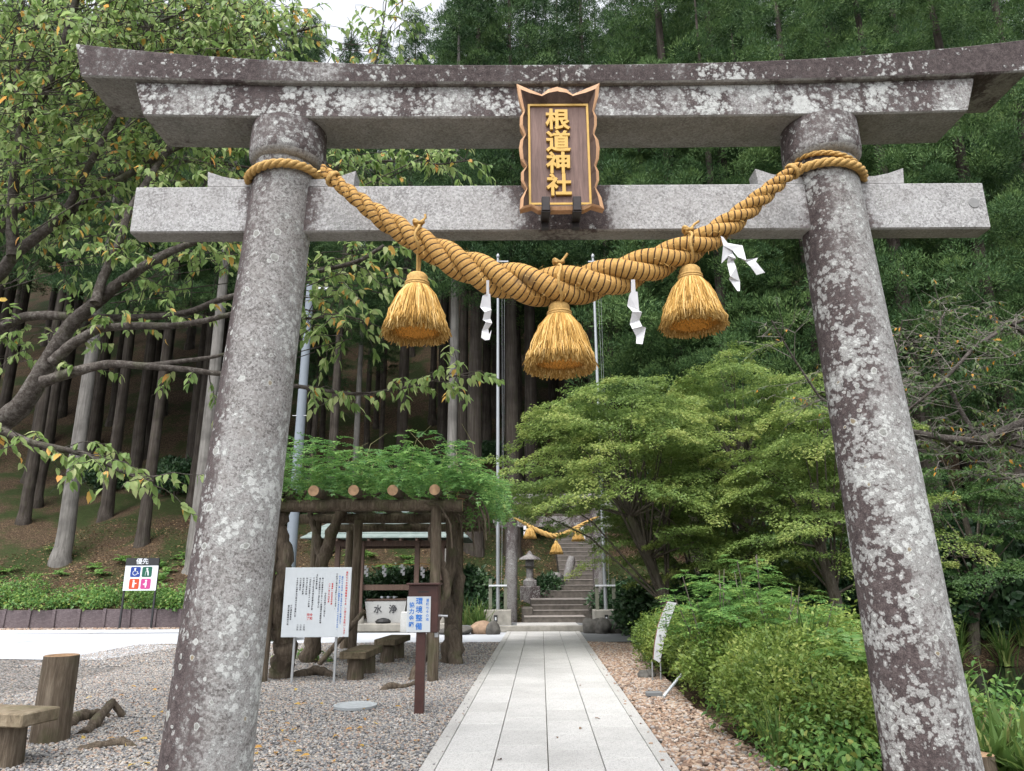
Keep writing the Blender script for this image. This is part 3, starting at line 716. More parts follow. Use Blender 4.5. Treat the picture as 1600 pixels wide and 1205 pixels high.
def make_tassel(i, px, py_head, label):
    x = P(px, py_head, YR).x - TX; q, r_ = rope_at(x); zt = P(px, py_head, YR).z
    t = thing('straw_tassel', label, 'tassel', (TX + q.x, TY + q.y, zt), i * 2.1, 'straw tassels under the rope')
    link_scale = (1.0, 1.05, .98)[i]
    c, s_ = math.cos(-i * 2.1), math.sin(-i * 2.1)
    def loc(v): return Vector((v.x * c - v.y * s_, v.x * s_ + v.y * c, v.z))
    mb = MB(); mb.lathe([(.018, 0), (.058, -.004), (.073, -.022), (.076, -.05), (.072, -.10), (.080, -.13), (.095, -.17)], n=28); mb.build('head', M['straw_plain'], t)
    mb = MB()
    for k in range(3): mb.tube([Vector((.079 * math.cos(a), .079 * math.sin(a), -.075 - k * .016)) for a in np.linspace(0, 6.283, 32)[:-1]], .0095, 7, closed=True)
    mb.build('binding', M['straw_plain'], t)
    o_ = link('skirt', sk[i], None, t, (0, 0, -.10)); o_.scale = (link_scale, link_scale, (1.02, 1.06, 1.0)[i]); link('cut_ends', se, None, t, (0, 0, -.085))
    mb = MB(); mb.lathe([(.060, -.13), (.13, -.25), (.196, -.43), (.10, -.44), (.001, -.445)], n=28, cap=False); mb.build('core', M['straw_cut'], t)
    # cord over the rope with its knot
    mb = MB(); up = q.z - zt; rr = r_ + .012
    loop = [Vector((0, 0, -.01))] + [Vector((.012 * math.sin(k), -rr * math.cos(a), up + rr * math.sin(a))) for k, a in enumerate(np.linspace(-1.35, 4.3, 22))] + [Vector((.01, 0, -.01))]
    mb.tube([loc(v) for v in loop], .010, 7)
    rk = random.Random(i)
    mb.tube([loc(Vector((.035 * math.cos(a) * (1 - .02 * a), -.03 + .03 * math.sin(a), up + rr + .02 + .014 * math.sin(2.2 * a)))) for a in np.linspace(0, 11, 30)], .012, 7)
    mb.tube([loc(Vector((.02, -.03, up + rr + .02))), loc(Vector((.05, -.03, up + rr + .06))), loc(Vector((.045 + .02 * i, -.03, up + rr + .085)))], .009, 6)
    mb.build('cord', M['straw_plain'], t)
    return t
make_tassel(0, 653, 428, 'straw tassel hanging under the rope, nearest the left pillar')
make_tassel(1, 873, 474, 'lowest straw tassel, hanging from the middle of the rope')
make_tassel(2, 1077, 417, 'straw tassel hanging under the rope, nearest the right pillar')

# ------------------------------------------------------------------ zigzag paper streamers
_pm = Mat('white_paper'); M['paper'] = _pm.leaf(_pm.ramp(_pm.noise(9, 4), [(.3, (.66, .66, .68)), (.7, (.78, .78, .80))]), .3, .85, .2)
def shide(label, pts_l, Y, group='paper streamers on the rope'):
    """each strip: list of (px_left, py_left, px_right, py_right, depth offset)"""
    base = P(pts_l[0][0][0], pts_l[0][0][1], Y)
    t = thing('paper_streamer', label, 'streamer', base, 0, group)
    for strip in pts_l:
        mb = MB(); vs = []
        for (a, b, c, d, dy) in strip:
            vs.append(P(a, b, Y + dy) - base); vs.append(P(c, d, Y + dy + .018) - base)
        k = len(strip); mb.add(vs, [(2 * i, 2 * i + 1, 2 * i + 3, 2 * i + 2) for i in range(k - 1)])
        o = mb.build('paper_strip', M['paper'], t)
        sm = o.modifiers.new('thickness', 'SOLIDIFY'); sm.thickness = .0015
def zz(c): return c
shide('folded white paper streamer left of the middle tassel', [[(760, 438, 764, 438, -.16), (760, 460, 764, 460, -.15), (754, 462, 766, 459, -.15), (750, 480, 767, 483, -.13), (757, 488, 768, 484, -.16), (754, 500, 766, 498, -.13), (759, 503, 769, 505, -.16), (753, 517, 763, 514, -.13), (752, 528, 765, 531, -.15), (758, 532, 768, 516, -.14)]], YR)
shide('folded white paper streamer right of the middle tassel', [[(986, 437, 992, 437, -.16), (986, 456, 993, 456, -.15), (983, 462, 996, 456, -.15), (980, 478, 999, 490, -.13), (988, 487, 1003, 488, -.17), (984, 506, 999, 500, -.13), (988, 514, 1003, 510, -.17), (994, 526, 1009, 512, -.13), (994, 537, 1004, 538, -.15)]], YR)
shide('forked white paper streamer blown sideways near the right pillar', [
    [(1126, 369, 1130, 371, -.12), (1130, 384, 1137, 380, -.12), (1127, 412, 1145, 396, -.10), (1138, 400, 1150, 404, -.13), (1136, 412, 1146, 407, -.10), (1141, 432, 1150, 418, -.14), (1139, 436, 1156, 440, -.11), (1152, 455, 1156, 455, -.13)],
    [(1130, 384, 1137, 380, -.122), (1145, 392, 1160, 384, -.10), (1153, 402, 1166, 406, -.14), (1164, 408, 1184, 403, -.10), (1172, 416, 1181, 409, -.13), (1182, 430, 1195, 426, -.11)]], YR)

# ================================================================== built things around the plaza
M['bark_post'] = bark('post_bark', (.050, .038, .028), (.125, .098, .072), (.235, .195, .150), 1.6, .10, .25)
M['log_end'] = plain('sawn_log_end', (.30, .19, .11), .9, .35, 14, bump=.3)
M['bark_vine'] = bark('vine_bark', (.040, .031, .024), (.10, .078, .058), (.19, .155, .12), 1.4, .15, .35)
M['fakewood'] = bark('weathered_bench_wood', (.055, .045, .030), (.12, .095, .062), (.20, .165, .115), 1.0, .5, .45)
M['fakewood_pale'] = bark('weathered_plank_top', (.10, .08, .055), (.20, .16, .11), (.30, .25, .18), .9, .6, .25, .5)
M['sign_white'] = plain('sign_white', (.50, .535, .565), .55, .05, 3)
M['steel'] = plain('galvanised_steel', (.36, .37, .38), .45, .1, 8, .5)
M['ink_black'] = plain('ink_black', (.05, .05, .055), .8); M['ink_red'] = plain('ink_red', (.50, .035, .03), .8); M['ink_blue'] = plain('ink_blue', (.03, .16, .50), .8)
M['brown_paint'] = plain('brown_paint', (.055, .022, .018), .5, .25, 9, bump=.1)
M['black_paint'] = plain('black_paint', (.018, .018, .02), .5, .2)
M['white_paint'] = plain('white_paint', (.56, .58, .61), .5, .05)

def vtext(s): return '\n'.join(s)
# ---- white notice board on two thin posts
a, b = G(459, 1066), G(517, 1070)
nb = thing('notice_board', 'white notice board on two thin posts, columns of red and black writing', 'sign', (0, 0, 0))
Yb = (a.y + b.y) / 2; nb.location = ((a.x + b.x) / 2, Yb, 0); ox = nb.location.x
TL, TR, BL = P(447, 887, Yb), P(550, 887, Yb), P(440, 996, Yb)
bw = (TR - TL).length; bh = TL.z - BL.z; bcx = (P(447, 887, Yb).x + P(550, 887, Yb).x) / 2 - ox; bcz = (TL.z + BL.z) / 2
MB().box((bcx, 0, bcz), (bw, .03, bh), bev=.004).build('panel', M['sign_white'], nb)
for q in (a, b): MB().box((q.x - ox, .035, TL.z / 2 - .02), (.035, .035, TL.z - .05)).build('post', M['steel'], nb)
def colm(body, xf, yf, size, mat):
    n_ = len(body); o = text('text_column', vtext(body), size, M[mat], nb, (0, -.0165, 0), .0004, .0008); o['kind'] = 'stuff'
    zs = [v.co.z for v in o.data.vertices]; xs_ = [v.co.x for v in o.data.vertices]
    o.location = (bcx - bw / 2 + xf * bw - (max(xs_) + min(xs_)) / 2, -.0165, bcz + bh / 2 - yf * bh - max(zs))
colm('道根七々の池環境整備のため、ご協力をお願いします。', .935, .06, .036, 'ink_red')
colm('道根七々の池は、地域住民の手により整備されて', .868, .13, .030, 'ink_blue'); colm('おります。美しい環境を守り次の世代へ引き継ぐため、', .828, .12, .030, 'ink_blue')
colm('皆様のご協力をお願いいたします。', .785, .09, .031, 'ink_black')
colm('普通車一台五百円程度', .722, .23, .030, 'ink_red'); colm('バス一台二千円程度', .678, .23, .030, 'ink_red'); colm('皆様方の温かいご協力を', .625, .37, .030, 'ink_black')
colm('第一駐車場約五十台トイレ完備道根会館前広場', .572, .15, .030, 'ink_black'); colm('第二駐車場約三十台紅葉園入口', .530, .15, .030, 'ink_black'); colm('今後の整備計画', .483, .10, .030, 'ink_black')
colm('平成三十年遊歩道の整備及び植樹', .437, .15, .030, 'ink_black'); colm('一池周辺の休憩所とベンチ設置', .385, .15, .030, 'ink_black'); colm('令和', .43, .66, .05, 'ink_red'); colm('完了', .385, .66, .05, 'ink_red')
for xf, s1 in ((.335, '四々池八百本の桜'), (.285, '五々池東屋の新設'), (.238, '六々池案内板')): colm(s1, xf, .15, .030, 'ink_black'); colm('二万円', xf, .82, .030, 'ink_black')
colm('その他池の清掃及び草刈りなど環境保全', .190, .15, .030, 'ink_black'); colm('管理運営委員会', .125, .54, .030, 'ink_black'); colm('道根環境整備協力会', .088, .54, .031, 'ink_black')

# ---- collection box on a brown post
g = G(655, 1116); db = thing('collection_box', 'dark brown collection box on a square post, white card with blue writing', 'box', g)
zt = P(662, 914, g.y).z
cxb = P(662, 950, g.y).x - g.x; zb0 = P(660, 988, g.y).z
MB().box((P(657, 1040, g.y).x - g.x, .0, zb0 / 2), (.115, .115, zb0), bev=.006).build('post', M['brown_paint'], db)
mb = MB(); mb.box((cxb, .08, (zt + zb0) / 2), (.375, .30, zt - zb0), bev=.006); mb.build('box_body', M['brown_paint'], db)
MB().box((cxb, .06, zt + .012), (.42, .37, .022), bev=.004).build('lid', M['brown_paint'], db)
MB().box((cxb, -.0715, zt - .085), (.14, .004, .012)).build('coin_slot', M['black_paint'], db)
cw, chh = .295, P(655, 932, g.y).z - P(655, 987, g.y).z; ccx = P(655.5, 960, g.y).x - g.x; ccz = (P(655, 932, g.y).z + P(655, 987, g.y).z) / 2
MB().box((ccx, -.082, ccz), (cw, .012, chh)).build('card', M['sign_white'], db)
text('card_writing', vtext('環境整備'), .088, M['ink_blue'], db, (ccx + .005, -.0885, ccz), .0006, .0022)
text('card_writing', vtext('協力金箱'), .068, M['ink_blue'], db, (ccx - .088, -.0885, ccz - .01), .0006, .0018)
text('card_writing', vtext('道根七々の池'), .040, M['ink_blue'], db, (ccx + .108, -.0885, ccz + .05), .0006, .0008)
mb = MB(); mb.box((cxb + .17, -.02, zb0 - .03), (.05, .03, .06), bev=.006); mb.build('padlock', M['steel'], db)
mb = MB(); mb.tube([Vector((cxb + .15, .02, P(690, 962, g.y).z)), Vector((cxb + .30, .05, P(690, 962, g.y).z - .01))], .014, 8); mb.build('hasp', M['steel'], db)

# ---- priority parking sign
pa, pb = G(192, 979), G(234, 980); ps = thing('priority_sign', 'priority parking sign with four coloured pictograms on two black posts', 'sign', (0, 0, 0))
Yp = 25.35; ps.location = (P(213, 979, Yp).x, Yp, 0); ox = ps.location.x
tl, tr, bl, ml = P(200, 873, Yp), P(251, 873, Yp), P(196, 923, Yp), P(199, 884, Yp)
sw = tr.x - tl.x; sx0 = (tl.x + tr.x) / 2 - ox - .04
MB().box((sx0, 0, (tl.z + bl.z) / 2), (sw, .03, tl.z - bl.z)).build('panel', M['white_paint'], ps)
MB().box((sx0, -.004, (tl.z + ml.z) / 2 + .01), (sw + .01, .03, tl.z - ml.z + .02)).build('header', M['black_paint'], ps)
text('header_writing', '優先', .215, M['white_paint'], ps, (sx0, -.0225, (tl.z + ml.z) / 2 + .012), .001, .002)
for s in (-1, 1): MB().box((sx0 + s * (sw / 2 - .03), .04, tl.z / 2), (.055, .05, tl.z)).build('post', M['black_paint'], ps)
H_ = ml.z - bl.z; pw = H_ * .41
def arc(cx, cz, r, a0, a1, w_, n=14):
    o = []
    for k in range(n + 1): a = R(lerp(a0, a1, k / n)); o.append((cx + r * math.cos(a), cz + r * math.sin(a)))
    for k in range(n, -1, -1): a = R(lerp(a0, a1, k / n)); o.append((cx + (r - w_) * math.cos(a), cz + (r - w_) * math.sin(a)))
    return o
def disc(cx, cz, r, n=14): return [(cx + r * math.cos(2 * math.pi * k / n), cz + r * math.sin(2 * math.pi * k / n)) for k in range(n)]
pic = {'wheel': [disc(-.05, .30, .10), [(-.10, .20), (.02, .20), (.02, .02), (.16, .02), (.26, -.22), (.36, -.18), (.34, -.12), (.28, -.14), (.20, .08), (-.10, .08)], arc(-.04, -.10, .24, 110, 345, .05)],
       'cane': [disc(0, .30, .10), [(-.04, .20), (.12, .14), (.18, -.05), (.20, -.36), (.10, -.36), (.06, -.08), (0, .0)], [(-.06, .14), (-.14, .0), (-.16, -.36), (-.13, -.36), (-.11, .0), (-.04, .10)]],
       'carry': [disc(-.06, .31, .10), [(-.14, .20), (.04, .20), (.06, .08), (.26, .10), (.26, .02), (.06, -.02), (.04, -.36), (-.04, -.36), (-.06, -.12), (-.10, -.36), (-.16, -.36)]],
       'mother': [disc(.02, .31, .10), [(-.02, .20), (.08, .20), (.12, -.08), (.06, -.36), (-.04, -.36), (-.04, -.14), (-.18, -.12), (-.16, -.02)], [(-.26, .04), (-.18, .02), (-.18, -.10), (-.26, -.08)]]}
cols = {'wheel': (.006, .030, .19), 'cane': (.004, .075, .045), 'carry': (.42, .045, .008), 'mother': (.38, .035, .17)}
for k, (nm, dx, dz) in enumerate((('wheel', -.24, .245), ('cane', .24, .245), ('carry', -.24, -.235), ('mother', .24, -.235))):
    M[nm] = plain('pictogram_' + nm, cols[nm], .5, .03)
    cx, cz = sx0 + dx * H_, (ml.z + bl.z) / 2 + dz * H_; h = pw / 2; c_ = h * .25; poly = []
    for (sx_, sz_, a0) in ((1, -1, -90), (1, 1, 0), (-1, 1, 90), (-1, -1, 180)):
        for q in range(5): a = R(a0 + q * 22.5); poly.append((cx + sx_ * (h - c_) + c_ * math.cos(a), cz + sz_ * (h - c_) + c_ * math.sin(a)))
    o = MB().prism(poly, -.019, -.012).build('pictogram', M[nm], ps)
    mb = MB()
    for j, sh in enumerate(pic[nm]): mb.prism([(cx + x * pw, cz + z * pw) for x, z in sh], -.022 - .0004 * j, -.0185)
    mb.build('figure', M['white_paint'], o)

# ---- plank edging at the foot of the bank
re_ = thing('plank_edging', 'low edging of dark purple-brown boards holding back the bank', 'edging', (-16, 25.70, 0))
M['edging'] = bark('recycled_board', (.070, .055, .058), (.125, .10, .105), (.19, .16, .165), .8, 2.0, 0, .3)
er = random.Random(5); xx = -13.0; k = 0
mbp = MB(); mbp.box((0, 0, .31), (.84, .06, .62), bev=.008); pm = mbp.mesh('board'); pm.materials.append(M['edging'])
mbp = MB(); mbp.box((0, -.05, .325), (.11, .08, .66), bev=.01); sm_ = mbp.mesh('stake'); sm_.materials.append(M['edging'])
while xx < 10.6:
    o = link('board', pm, None, re_, (xx, er.uniform(-.012, .012), er.uniform(-.03, .01))); o.rotation_euler = (0, er.uniform(-.01, .01), 0)
    o = link('stake', sm_, None, re_, (xx + .43, 0, er.uniform(-.04, .0))); o.rotation_euler = (er.uniform(-.03, .03), er.uniform(-.03, .03), 0)
    xx += .86

# ---- pergola of bark-covered logs
fl, fr_ = G(408, 1066), G(675, 1066)
pg = thing('pergola', 'rustic pergola of bark-covered logs carrying wisteria', 'pergola', (fl.x, fl.y, 0))
PX, PY = fl.x, fl.y; PW = fr_.x - fl.x
zbm = P(600, 790, PY).z
def log(name, a, b, r, n=14, ends=True, seed=0):
    a, b = Vector(a), Vector(b); pts = [a.lerp(b, t) for t in np.linspace(0, 1, 9)]; rg = random.Random(seed)
    pts = [p + Vector((rg.uniform(-1, 1), rg.uniform(-1, 1), rg.uniform(-1, 1))) * r * .06 for p in pts]
    o = MB().tube(pts, [r * rg.uniform(.95, 1.04) for _ in pts], n, cap=False, jitter=.03, seed=seed).build(name, M['bark_post'], pg)
    d = (b - a).normalized()
    if ends:
        for q, dd in ((pts[0], -d), (pts[-1], d)):
            u_ = dd.orthogonal().normalized(); w_ = dd.cross(u_)
            MB().add([q + (u_ * math.cos(2 * math.pi * k / 18) + w_ * math.sin(2 * math.pi * k / 18)) * r for k in range(18)], [tuple(range(18))]).build('sawn_end', M['log_end'], o)
    return o
YM, YB = 2.75, 5.6
posts = [(0, 0), (PW, 0), (0, YM), (PW + .02, YM), (.05, YB), (PW, YB), (P(549, 1038, PY + 2.6).x - PX, 2.6)]
for i, (x, y) in enumerate(posts): log('post', (x, y, -.1), (x, y, zbm - .05), .092, seed=i, ends=False)
log('beam', (-.35, -.0, zbm), (PW + .45, 0, zbm), .105, seed=20); log('beam', (-.35, YM, zbm), (PW + .75, YM, zbm), .10, seed=21); log('beam', (-.35, YB, zbm), (PW + .85, YB, zbm), .10, seed=22)
for i, px in enumerate((490, 553, 614, 679)):
    x = P(px, 772, PY - .5).x - PX; log('rafter', (x, -.52, zbm + .20), (x - .02, YB + .5, zbm + .21), .088, seed=30 + i)
log('rafter', (-.02, -.5, zbm + .20), (0, YB + .5, zbm + .2), .095, seed=40); log('rafter', (PW + .40, .3, zbm + .20), (PW + .42, YB + .5, zbm + .2), .09, seed=41)
log('brace', (.35, 2.2, .02), (1.15, 2.3, 1.0), .05, seed=50)
# ---- wisteria climbing over it
wi = thing('wisteria', 'wisteria vine with twisted trunks and leafy roof over the pergola', 'vine', (PX, PY, 0))
def vine(pts, r0, r1, seed):
    rg = random.Random(seed); out_ = []
    P4 = [Vector(p) for p in pts]
    for i in range(len(P4) - 1):
        for t in np.linspace(0, 1, 8)[:-1]: out_.append(P4[i].lerp(P4[i + 1], t))
    out_.append(P4[-1]); n_ = len(out_)
    for k in range(2):
        q = [out_[max(i - 1, 0)] * .25 + out_[i] * .5 + out_[min(i + 1, n_ - 1)] * .25 for i in range(n_)]; out_ = q
    rr = [lerp(r0, r1, i / (n_ - 1)) for i in range(n_)]
    return MB().tube([p + Vector((rg.uniform(-1, 1), rg.uniform(-1, 1), 0)) * .25 * rr[i] for i, p in enumerate(out_)], [r * rg.uniform(.85, 1.15) for r in rr], 12, jitter=.10, seed=seed).build('vine_trunk', M['bark_vine'], wi)
vine([(.12, .5, -.05), (.28, .3, .5), (.05, .2, 1.1), (.22, .1, 1.8), (.05, .1, 2.5), (.2, .3, zbm + .3)], .19, .10, 1)
vine([(.02, YM + .0, -.05), (.10, YM - .1, 1.0), (.22, YM - .2, 1.9), (.34, YM - .2, 2.5), (.6, YM - .2, zbm + .3)], .17, .10, 2)
vine([(.22, YM - .2, 1.9), (.0, YM - .1, 2.5), (-.2, YM, zbm + .2)], .09, .06, 3)
vine([(PW + .22, YM - .35, -.05), (PW + .10, YM - .4, .7), (PW - .05, YM - .5, 1.3), (PW + .1, YM - .4, 2.1), (PW + .0, YM - .3, zbm + .3)], .15, .08, 4)
vine([(PW - .04, YM - .2, -.05), (PW + .12, YM - .3, .8), (PW + .25, YM - .2, 1.5), (PW + .06, YM - .1, 2.2), (PW + .1, YM, zbm + .2)], .13, .07, 5)
vine([(PW + .0, .25, .9), (PW + .2, .2, 1.4), (PW + .08, .1, 1.9), (PW - .12, .1, 2.3), (PW + .1, .1, zbm + .2)], .07, .05, 6)
vine([(PW - .35, .15, -.05), (PW - .22, .18, .25), (PW - .1, .25, .6), (PW - .02, .28, 1.0), (PW + .10, .28, 1.6)], .085, .05, 7)
vine([(.35, .6, -.03), (.7, .8, .10), (1.1, .5, -.03)], .10, .06, 8)
rv = random.Random(9)
for k in range(16):
    x = PW + rv.uniform(-.1, .75); y = rv.uniform(-.1, YM); z = zbm + rv.uniform(-.1, .35)
    dx, dz = rv.uniform(.1, .5), rv.uniform(-.7, -.1)
    vine([(x - .3, y, z + .1), (x, y - .05, z + .05), (x + dx * .6, y - .1, z + dz * .4), (x + dx * .7, y - .1, z + dz)], rv.uniform(.025, .05), .012, 50 + k)
for k in range(12):
    y = rv.uniform(0, YB); x = rv.uniform(0, PW); vine([(x, y, zbm + .28), (x + rv.uniform(-.6, .6), y + rv.uniform(-.3, .3), zbm + .12), (x + rv.uniform(-1, 1), y + rv.uniform(-.5, .5), zbm + .3)], .03, .015, 90 + k)

# ---- benches
def bench(name, label, x, y, L, W, Hs, rotz, group=None, pale=False):
    t = thing(name, label, 'bench', (x, y, 0), rotz, group); th = .115
    bm_ = MB(); bm_.box((0, 0, Hs - th / 2), (W, L, th), bev=.012); bm_.build('seat', M['fakewood_pale' if pale else 'fakewood'], t)
    for s in (-1, 1):
        lg = MB(); lg.tube([Vector((0, s * L * .32, -.05)), Vector((0, s * L * .32, Hs - th))], [.145, .125], 16, jitter=.03, seed=3); lg.build('leg', M['bark_post'], t)
    return t
b1a = P(553, 1018, 12.4); bench('bench', 'brown slab bench under the pergola, nearer of two in line', b1a.x + .03, 12.95, 1.25, .44, .45, R(-3), 'slab benches under the pergola')
b2a = P(604, 1000, 14.75); bench('bench', 'brown slab bench under the pergola, behind the other one', b2a.x + .03, 15.35, 1.25, .42, .45, R(-6), 'slab benches under the pergola')
q = G(15, 1200); bench('bench', 'wood-grained slab bench at the left edge beside a hollow log post', q.x - .62, q.y + .18, 1.7, .42, .47, R(78), None, True)
g = G(77, 1158); t = thing('log_post', 'hollow-topped bark log post standing behind the left edge bench', 'post', g)
Ht = P(95, 1024, g.y).z
mb = MB(); mb.tube([Vector((0, 0, -.1)), Vector((0, 0, Ht * .5)), Vector((0, 0, Ht))], [.185, .172, .168], 20, cap=False, jitter=.02, seed=4); mb.build('bark', M['bark_post'], t)
mb = MB(); mb.lathe([(.167, Ht), (.155, Ht + .006), (.118, Ht + .004), (.112, Ht - .03), (.02, Ht - .06)], n=24, cap=False); mb.build('rim', M['log_end'], t)
# surface roots by the log post
def root(label, pts, r, seed):
    rg = random.Random(seed); base = Vector(pts[0]); base.z = 0; pts2 = []
    for i in range(len(pts) - 1):
        for tt in np.linspace(0, 1, 6)[:-1]: pts2.append(Vector(pts[i]).lerp(Vector(pts[i + 1]), tt) - base)
    pts2.append(Vector(pts[-1]) - base)
    o = MB().tube(pts2, [r * rg.uniform(.7, 1.15) * (1 - .5 * i / len(pts2)) for i in range(len(pts2))], 10, jitter=.12, seed=seed).build('surface_root', M['bark_vine'], None, base)
    return tag(o, label, 'root')
def gz(px, py, z): q = G(px, py); return (q.x, q.y, z)
root('dark root snaking from the hollow log post across the gravel', [gz(100, 1138, -.02), gz(120, 1128, .06), gz(150, 1122, .05), gz(185, 1118, -.04)], .085, 1)
root('short broken root rising like a wedge beside the log post', [gz(130, 1148, -.03), gz(150, 1136, .07), gz(172, 1124, .19), gz(192, 1122, .02)], .07, 2)
root('half-buried rusty brown root in the gravel by the left pillar', [gz(120, 1172, -.03), gz(160, 1168, .02), gz(190, 1165, .04), gz(218, 1168, -.03)], .06, 3)
root('low root stub on the gravel near the collection box', [gz(596, 1080, -.02), gz(606, 1078, .05), gz(630, 1076, .02), gz(650, 1070, .03)], .07, 4)
# utility cover in the gravel
g = G(555, 1107); mb = MB(); mb.lathe([(.27, 0), (.275, .03), (.24, .032), (.235, .026), (.05, .026), (.04, .031), (.001, .031)], n=36, smooth=False, cap=False)
M['cover'] = plain('grey_cover', (.33, .35, .36), .7, .12, 30, bump=.3)
o = tag(mb.build('utility_cover', M['cover'], None, (g.x, g.y, .015)), 'round pale grey utility cover set in the gravel', 'cover')

# ---- purification pavilion with its basin
YT = 23.6; TXc = P(602, 960, YT).x
pv = thing('water_pavilion', 'open wooden washing pavilion with grey-green metal roof behind the pergola', 'pavilion', (TXc, YT, 0))
M['pav_wood'] = wood('pavilion_wood', (.060, .036, .028), (.135, .085, .062))
def seam_roof():
    m = Mat('metal_roof'); f = m.noise(3, 4); c = m.ramp(f, [(.3, (.13, .17, .16)), (.7, (.20, .24, .225))]); return m.done(c, .5, spec=.4)
M['roof'] = seam_roof()
MB().box((0, 1.2, .12), (4.0, 3.0, .24), bev=.02).build('plinth', M['old_concrete'], pv)
zE = P(600, 846, YT - .6).z
for px, dy in ((564, 0), (651, 0), (526, .1), (690, .1), (564, 2.2), (651, 2.2)):
    x = P(px, 900, YT + dy).x - TXc
    MB().box((x, dy, zE / 2 + .1), (.15, .15, zE - .12)).build('post', M['pav_wood'], pv)
    MB().lathe([(.16, .2), (.15, .45), (.11, .52)], (x, dy, 0), 12).build('footing', M['old_concrete'], pv)
MB().box((0, 0.05, zE - .03), (4.3, .13, .17)).build('beam', M['pav_wood'], pv); MB().box((0, 2.25, zE - .03), (4.3, .13, .17)).build('beam', M['pav_wood'], pv)
MB().box((0, .10, P(600, 918, YT).z), (1.9, .09, .17)).build('rail', M['pav_wood'], pv)
for k in range(9): MB().box((-2.0 + k * .5, 1.1, zE + .06), (.07, 3.6, .08)).build('rafter', M['pav_wood'], pv)
rf = bpy.data.objects.new('roof', None); COL.objects.link(rf); rf.parent = pv
hx, y0, y1, zr = 2.62, -.75, 3.1, zE + 1.0; rx = 1.7
cor = [Vector((-hx, y0, zE + .1)), Vector((hx, y0, zE + .1)), Vector((hx, y1, zE + .1)), Vector((-hx, y1, zE + .1))]; rd = [Vector((-rx, (y0 + y1) / 2, zr)), Vector((rx, (y0 + y1) / 2, zr))]
def course(a, b, c, d, n_):
    for i in range(n_):
        t0, t1 = i / n_, (i + 1) / n_
        p = [a.lerp(d, t0), b.lerp(c, t0), b.lerp(c, t1), a.lerp(d, t1)]; up = Vector((0, 0, .035))
        mb = MB(); mb.add([p[0] + up, p[1] + up, p[2] + up * .3, p[3] + up * .3, p[0], p[1], p[2], p[3]], [(0, 1, 2, 3), (4, 7, 6, 5), (0, 4, 5, 1), (1, 5, 6, 2), (3, 7, 4, 0)]); mb.build('roof_sheet', M['roof'], rf)
course(cor[0], cor[1], rd[1], rd[0], 7); course(cor[2], cor[3], rd[0], rd[1], 7); course(cor[3], cor[0], rd[0], rd[0], 7); course(cor[1], cor[2], rd[1], rd[1], 7)
MB().tube([rd[0] + Vector((0, 0, .06)), rd[1] + Vector((0, 0, .06))], .07, 8).build('ridge_cap', M['roof'], rf)
# basin
bs = thing('water_basin', 'pale stone washing basin with two black characters under the pavilion', 'basin', (TXc - .04, YT + .25, .24))
M['basin'] = plain('pale_granite', (.42, .42, .41), .8, .2, 60, bump=.2)
hb = P(600, 940, YT + .25).z - .24
mb = MB(); wt, wb2 = .66, .56
for (z0_, z1_, wa, wb_) in ((0, hb, wb2, wt),):
    vs = [(-wa, 0, z0_), (wa, 0, z0_), (wa, .9, z0_), (-wa, .9, z0_), (-wb_, -.05, z1_), (wb_, -.05, z1_), (wb_, .95, z1_), (-wb_, .95, z1_), (-wb_ + .09, .04, z1_), (wb_ - .09, .04, z1_), (wb_ - .09, .86, z1_), (-wb_ + .09, .86, z1_), (-wb_ + .09, .04, z1_ - .1), (wb_ - .09, .04, z1_ - .1), (wb_ - .09, .86, z1_ - .1), (-wb_ + .09, .86, z1_ - .1)]
    mb.add(vs, [(0, 1, 5, 4), (1, 2, 6, 5), (2, 3, 7, 6), (3, 0, 4, 7), (4, 5, 9, 8), (5, 6, 10, 9), (6, 7, 11, 10), (7, 4, 8, 11), (8, 9, 13, 12), (9, 10, 14, 13), (10, 11, 15, 14), (11, 8, 12, 15), (12, 13, 14, 15)])
mb.build('stone_trough', M['basin'], bs)
text('carved_character', '水', .27, M['ink_black'], bs, (-.24, -.045, hb * .62), .004, .004); text('carved_character', '浄', .27, M['ink_black'], bs, (.24, -.045, hb * .62), .004, .004)
mb = MB(); mb.tube([Vector((-.62, .0, hb + .05)), Vector((.66, .0, hb + .06))], .035, 8); mb.tube([Vector((-.62, .25, hb + .05)), Vector((.66, .25, hb + .06))], .03, 8); mb.build('ladle_rest', M['pav_wood'], bs)
for k, x in enumerate((-.15, .05, .25)):
    mb = MB(); mb.lathe([(.03, 0), (.045, .0), (.05, .07), (.044, .07), (.04, .01)], (x, .1, hb + .09), 12, cap=False); mb.tube([Vector((x, .1, hb + .12)), Vector((x + .04, .55, hb + .13))], .009, 6)
    o = mb.build('ladle', M['white_paint'], None, bs.location); tag(o, ['small pale water ladle on the basin, left of three', 'small pale water ladle on the basin, middle of three', 'small pale water ladle on the basin, right of three'][k], 'ladle', 'ladles on the basin')
mb = MB(); mb.lathe([(.001, 0), (.22, .0), (.25, .06), (.18, .13), (.05, .16), (.001, .16)], n=9, cap=False, smooth=False); o = mb.build('mossy_stone', plain('wet_black_stone', (.02, .02, .02), .6, .4), None, (TXc - .05, YT - .06, .24)); tag(o, 'dark wet stone at the foot of the washing basin', 'stone')
g = P(631, 985, YT - .5); mb = MB(); mb.box((0, 0, .17), (.24, .22, .62), bev=.03); o = tag(mb.build('granite_block', M['basin'], None, (P(632, 980, YT - .4).x, YT - .4, .12)), 'small speckled granite block beside the washing basin', 'block')
mb = MB(); zs_ = P(600, 882, YT + .9).z
mb.tube([Vector((-1.7 + .1 * k, .9, zs_ + .06 * math.sin(k) * .3)) for k in range(35)], .012, 6); o = mb.build('hanging_rope', M['straw_plain'], None, (TXc, YT, 0)); tag(o, 'thin straw rope strung across the washing pavilion', 'rope')
